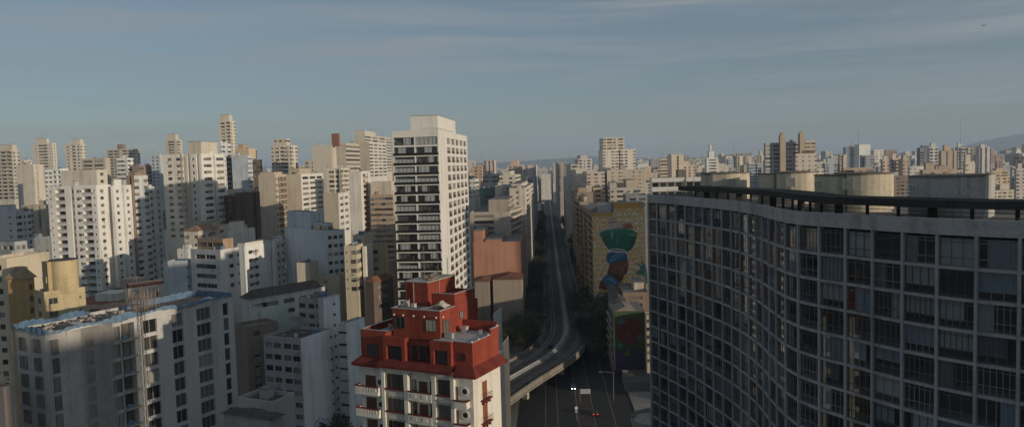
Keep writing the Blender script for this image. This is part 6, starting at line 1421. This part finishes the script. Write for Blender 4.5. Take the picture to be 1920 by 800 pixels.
p = onz(1091, 541, 0.02); car(p.x, p.y, .02, dirs+math.pi, (.62, .62, .60), 'white van driving along the street right of the highway', van=True)
p = onz(1075, 728, .02); car(p.x, p.y, .02, dirs+math.pi, (.05, .05, .06), 'dark car with bright headlights below the highway edge', lights=True)
p = onz(1116, 776, .02); car(p.x, p.y, .02, dirs, (.04, .03, .03), 'dark car with faint red tail lights at the bottom of the street', tail=True)
p = onz(1130, 668, .02); car(p.x+1, p.y, .02, dirs, (.30, .30, .29), 'grey parked car in the shade before the painted building')
# lit advertising column, sign board, traffic lights, painted words
def mk(name, label, cat, p, fn_parts, group=None, rz_=0):
    o = empty(name, p, rz_); tag(o, label, cat, group)
    for nm, mt, fn in fn_parts: part(nm, mt, o, fn)
    return o
p = onz(1156, 700, 0)
mk('advertising_column', 'small lit white and cyan advertising panel on the dark pavement', 'sign', (p.x, p.y, .14), [
 ('post', M_METAL, lambda q: q.box(-.15, .15, -.1, .1, 0, 1.0)), ('case', M_FRAMED, lambda q: q.box(-.85, .85, -.12, .12, 1.0, 4.4)),
 ('screen', plain('lit_screen', (.5, .8, .85), .4, emit=((.55, .95, 1.0), 1.6)), lambda q: q.box(-.75, .75, -.15, -.121, 1.1, 3.7)),
 ('screen_bars', plain('screen_text', (.05, .25, .3), .5), lambda q: (q.box(-.6, .6, -.165, -.152, 2.1, 2.3), q.box(-.4, .5, -.165, -.152, 1.6, 1.8))),
 ('top_light', plain('lit_red', (.6, .1, .05), .4, emit=((1, .25, .15), 1.5)), lambda q: q.box(-.6, .6, -.16, -.121, 3.75, 4.3))])
p = onz(1098, 752, 0)
mk('direction_sign', 'light grey rectangular direction sign over the avenue', 'sign', (p.x, p.y, 0), [
 ('post', M_METAL, lambda q: q.tube([(-1.8, .1, 0), (-1.8, .1, 4.2)], .09, 6)), ('board', plain('sign_board', (.42, .43, .44), .5), lambda q: q.box(-1.6, 1.6, -.05, .05, 2.6, 4.1)),
 ('lettering', plain('sign_letters', (.16, .17, .18), .6), lambda q: [q.box(-1.4+.55*j, -1.4+.55*j+.4, -.06, -.052, zz, zz+.16) for j in range(5) for zz in (2.9, 3.3, 3.7)]), ('beam', M_METAL, lambda q: q.box(-1.85, 1.7, .06, .14, 3.2, 3.35))])
for px, py, lab, on in ((1195, 799, 'traffic light showing red at the bottom beside the curved block', True), (1081, 770, 'small round white and grey sign post in the bus lane', False)):
    p = onz(px, py+18, 0)
    mk('traffic_light' if on else 'road_sign', lab, 'traffic light' if on else 'sign', (p.x, p.y, 0), [('post', M_METAL, lambda q: q.tube([(0, 0, 0), (0, 0, 4)], .08, 6)),
      ('housing', M_BLACK, lambda q: q.box(-.2, .2, -.15, .15, 3.0, 4.1)) if on else ('disc', plain('sign_white', (.6, .6, .58), .5), lambda q: q.tube([(0, -.02, 3.9), (0, -.08, 3.9)], .5, 14)),
      ('lamp', plain('red_lamp', (.7, .05, .03), .4, emit=((1, .08, .05), 12)) if on else plain('sign_grey', (.35, .35, .35), .5), (lambda q: q.tube([(0, -.15, 3.8), (0, -.2, 3.8)], .14, 10)) if on else (lambda q: q.box(-.4, .4, -.07, -.03, 2.5, 3.2)))])

# round bases and walls at the foot of the curved block
p0 = onz(1250, 792, 22)
mk('round_turret', 'low round concrete terrace at the foot of the curved block', 'terrace', (p0.x-1, p0.y+4, 0), [('wall', M_CONC, lambda q: q.tube([(0, 0, 0), (0, 0, 21.0)], 5.5, 24)), ('rim', M_CONC, lambda q: [q.poly([((5.8-.5*j0)*math.cos(a), (5.8-.5*j0)*math.sin(a), 22-.0) if False else (5.8*math.cos(a), 5.8*math.sin(a), 21.01), (5.8*math.cos(b), 5.8*math.sin(b), 21.01), (5.8*math.cos(b), 5.8*math.sin(b), 22), (5.8*math.cos(a), 5.8*math.sin(a), 22)]) for a, b in [(k*math.pi/12, (k+1)*math.pi/12) for k in range(24)] for j0 in (0,)])])
# rooftop glimpse at the lower left edge
p = onz(10, 720, 30)
B(-70, 6, 24, 725, 112, 20, (.32, .27, .24), '.', '.', 'pale low roof with curved black pipes at the lower left edge', vis=830, n=2)
# glazed greenhouse-like white panels beside the red building
p = at(926, 610, 125)
mk('lattice_screen', 'white lattice screen right of the red terrace', 'screen', (p.x, p.y, 0), [('panel', plain('white_lattice', (.55, .56, .56), .6), lambda q: [q.box(-.05, .05, j*1.5, j*1.5+1.4, p.z-8.2+k*2.6, p.z-5.8+k*2.6) for j in range(4) for k in range(4)]), ('post', M_CONC, lambda q: q.box(-.12, .12, -.2, 6.2, 0, p.z-8.3))], rz_=R(-12))
# aeroplane, tiny in the upper right sky
p = at(1845, 48, 3000)
mk('aeroplane', 'tiny dark aeroplane in the upper right sky', 'aeroplane', tuple(p), [('fuselage', M_FRAMED, lambda q: q.tube([(-10, 0, 0), (-8, 0, .3), (6, 0, 0), (10, 0, -.3)], [.3, 1.3, 1.3, .3], 8)), ('wing', M_FRAMED, lambda q: (q.poly([(2, 0, -.5), (-1, 0, -.5), (-4, 10, .3), (-2.5, 10, .3)]), q.poly([(2, 0, -.52), (-2.5, -10, .3), (-4, -10, .3), (-1, 0, -.52)]))), ('tail', M_FRAMED, lambda q: q.poly([(-7, 0, .8), (-9.5, 0, .8), (-10.5, 0, 4), (-9, 0, 4)]))])

# ---- leave out infill buildings that nothing of shows
from mathutils.bvhtree import BVHTree
bpy.context.view_layer.update(); DEAD = []; rv = random.Random(1); gone = 0; V_, F_, OWN = [], [], []
for ob in SC.objects:
    if ob.type != 'MESH' or ob.name.split('.')[0] not in ('wall', 'machine_room', 'roof_storey', 'roof_terrace', 'parapet', 'column', 'floor_slab', 'roof_canopy', 'room_wall', 'penthouse', 'deck', 'red_storey', 'roof', 'stair_block', 'ground'): continue
    k0 = len(V_); mw = ob.matrix_world; V_.extend([mw @ v.co for v in ob.data.vertices]); pn = ob.parent.name if ob.parent else ''
    for p in ob.data.polygons: F_.append([k0+i for i in p.vertices]); OWN.append(pn)
bv = BVHTree.FromPolygons(V_, F_)
for o, w, d, hh in INF:
    seen = False
    for k in range(36):
        x, y = rv.uniform(-.5, .5)*w, -d/2+.02
        if k % 3 == 1: x, y = rv.choice((-.5, .5))*w*.99, rv.uniform(-.5, .5)*d
        z = hh+2 if k % 9 == 0 else hh*(1-rv.random()**2*.8)-.2
        p = o.matrix_world @ Vector((x, y, z)); e = CP+Vector((rv.choice((0, 0, -2.5, 2.5)), 0, 0))
        loc, nn, idx, ds = bv.ray_cast(e, (p-e).normalized())
        if idx is not None and OWN[idx] == o.name: seen = True; break
    if not seen:
        gone += 1; DEAD.append(o)
dd = set(o.name for o in DEAD)
bpy.data.batch_remove([ob for ob in SC.objects if ob.name in dd or (ob.parent and (ob.parent.name in dd or (ob.parent.parent and ob.parent.parent.name in dd)))])
print('culled', gone, 'of', len(INF))
# ================================================================ haze
q = MB(); q.box(-13500, 13500, -2500, 13500, -1, 330)
hz = q.build('haze', []); tag(hz, 'thin bluish morning haze over the city', 'haze', kind='stuff')
mt = bpy.data.materials.new('haze_air'); mt.use_nodes = True; n = mt.node_tree; n.nodes.clear()
o_ = n.nodes.new('ShaderNodeOutputMaterial'); v_ = n.nodes.new('ShaderNodeVolumePrincipled'); v_.inputs['Color'].default_value = (.66, .80, 1.0, 1); v_.inputs['Density'].default_value = .00011; v_.inputs['Anisotropy'].default_value = .0
n.links.new(v_.outputs[0], o_.inputs['Volume']); hz.data.materials.append(mt)
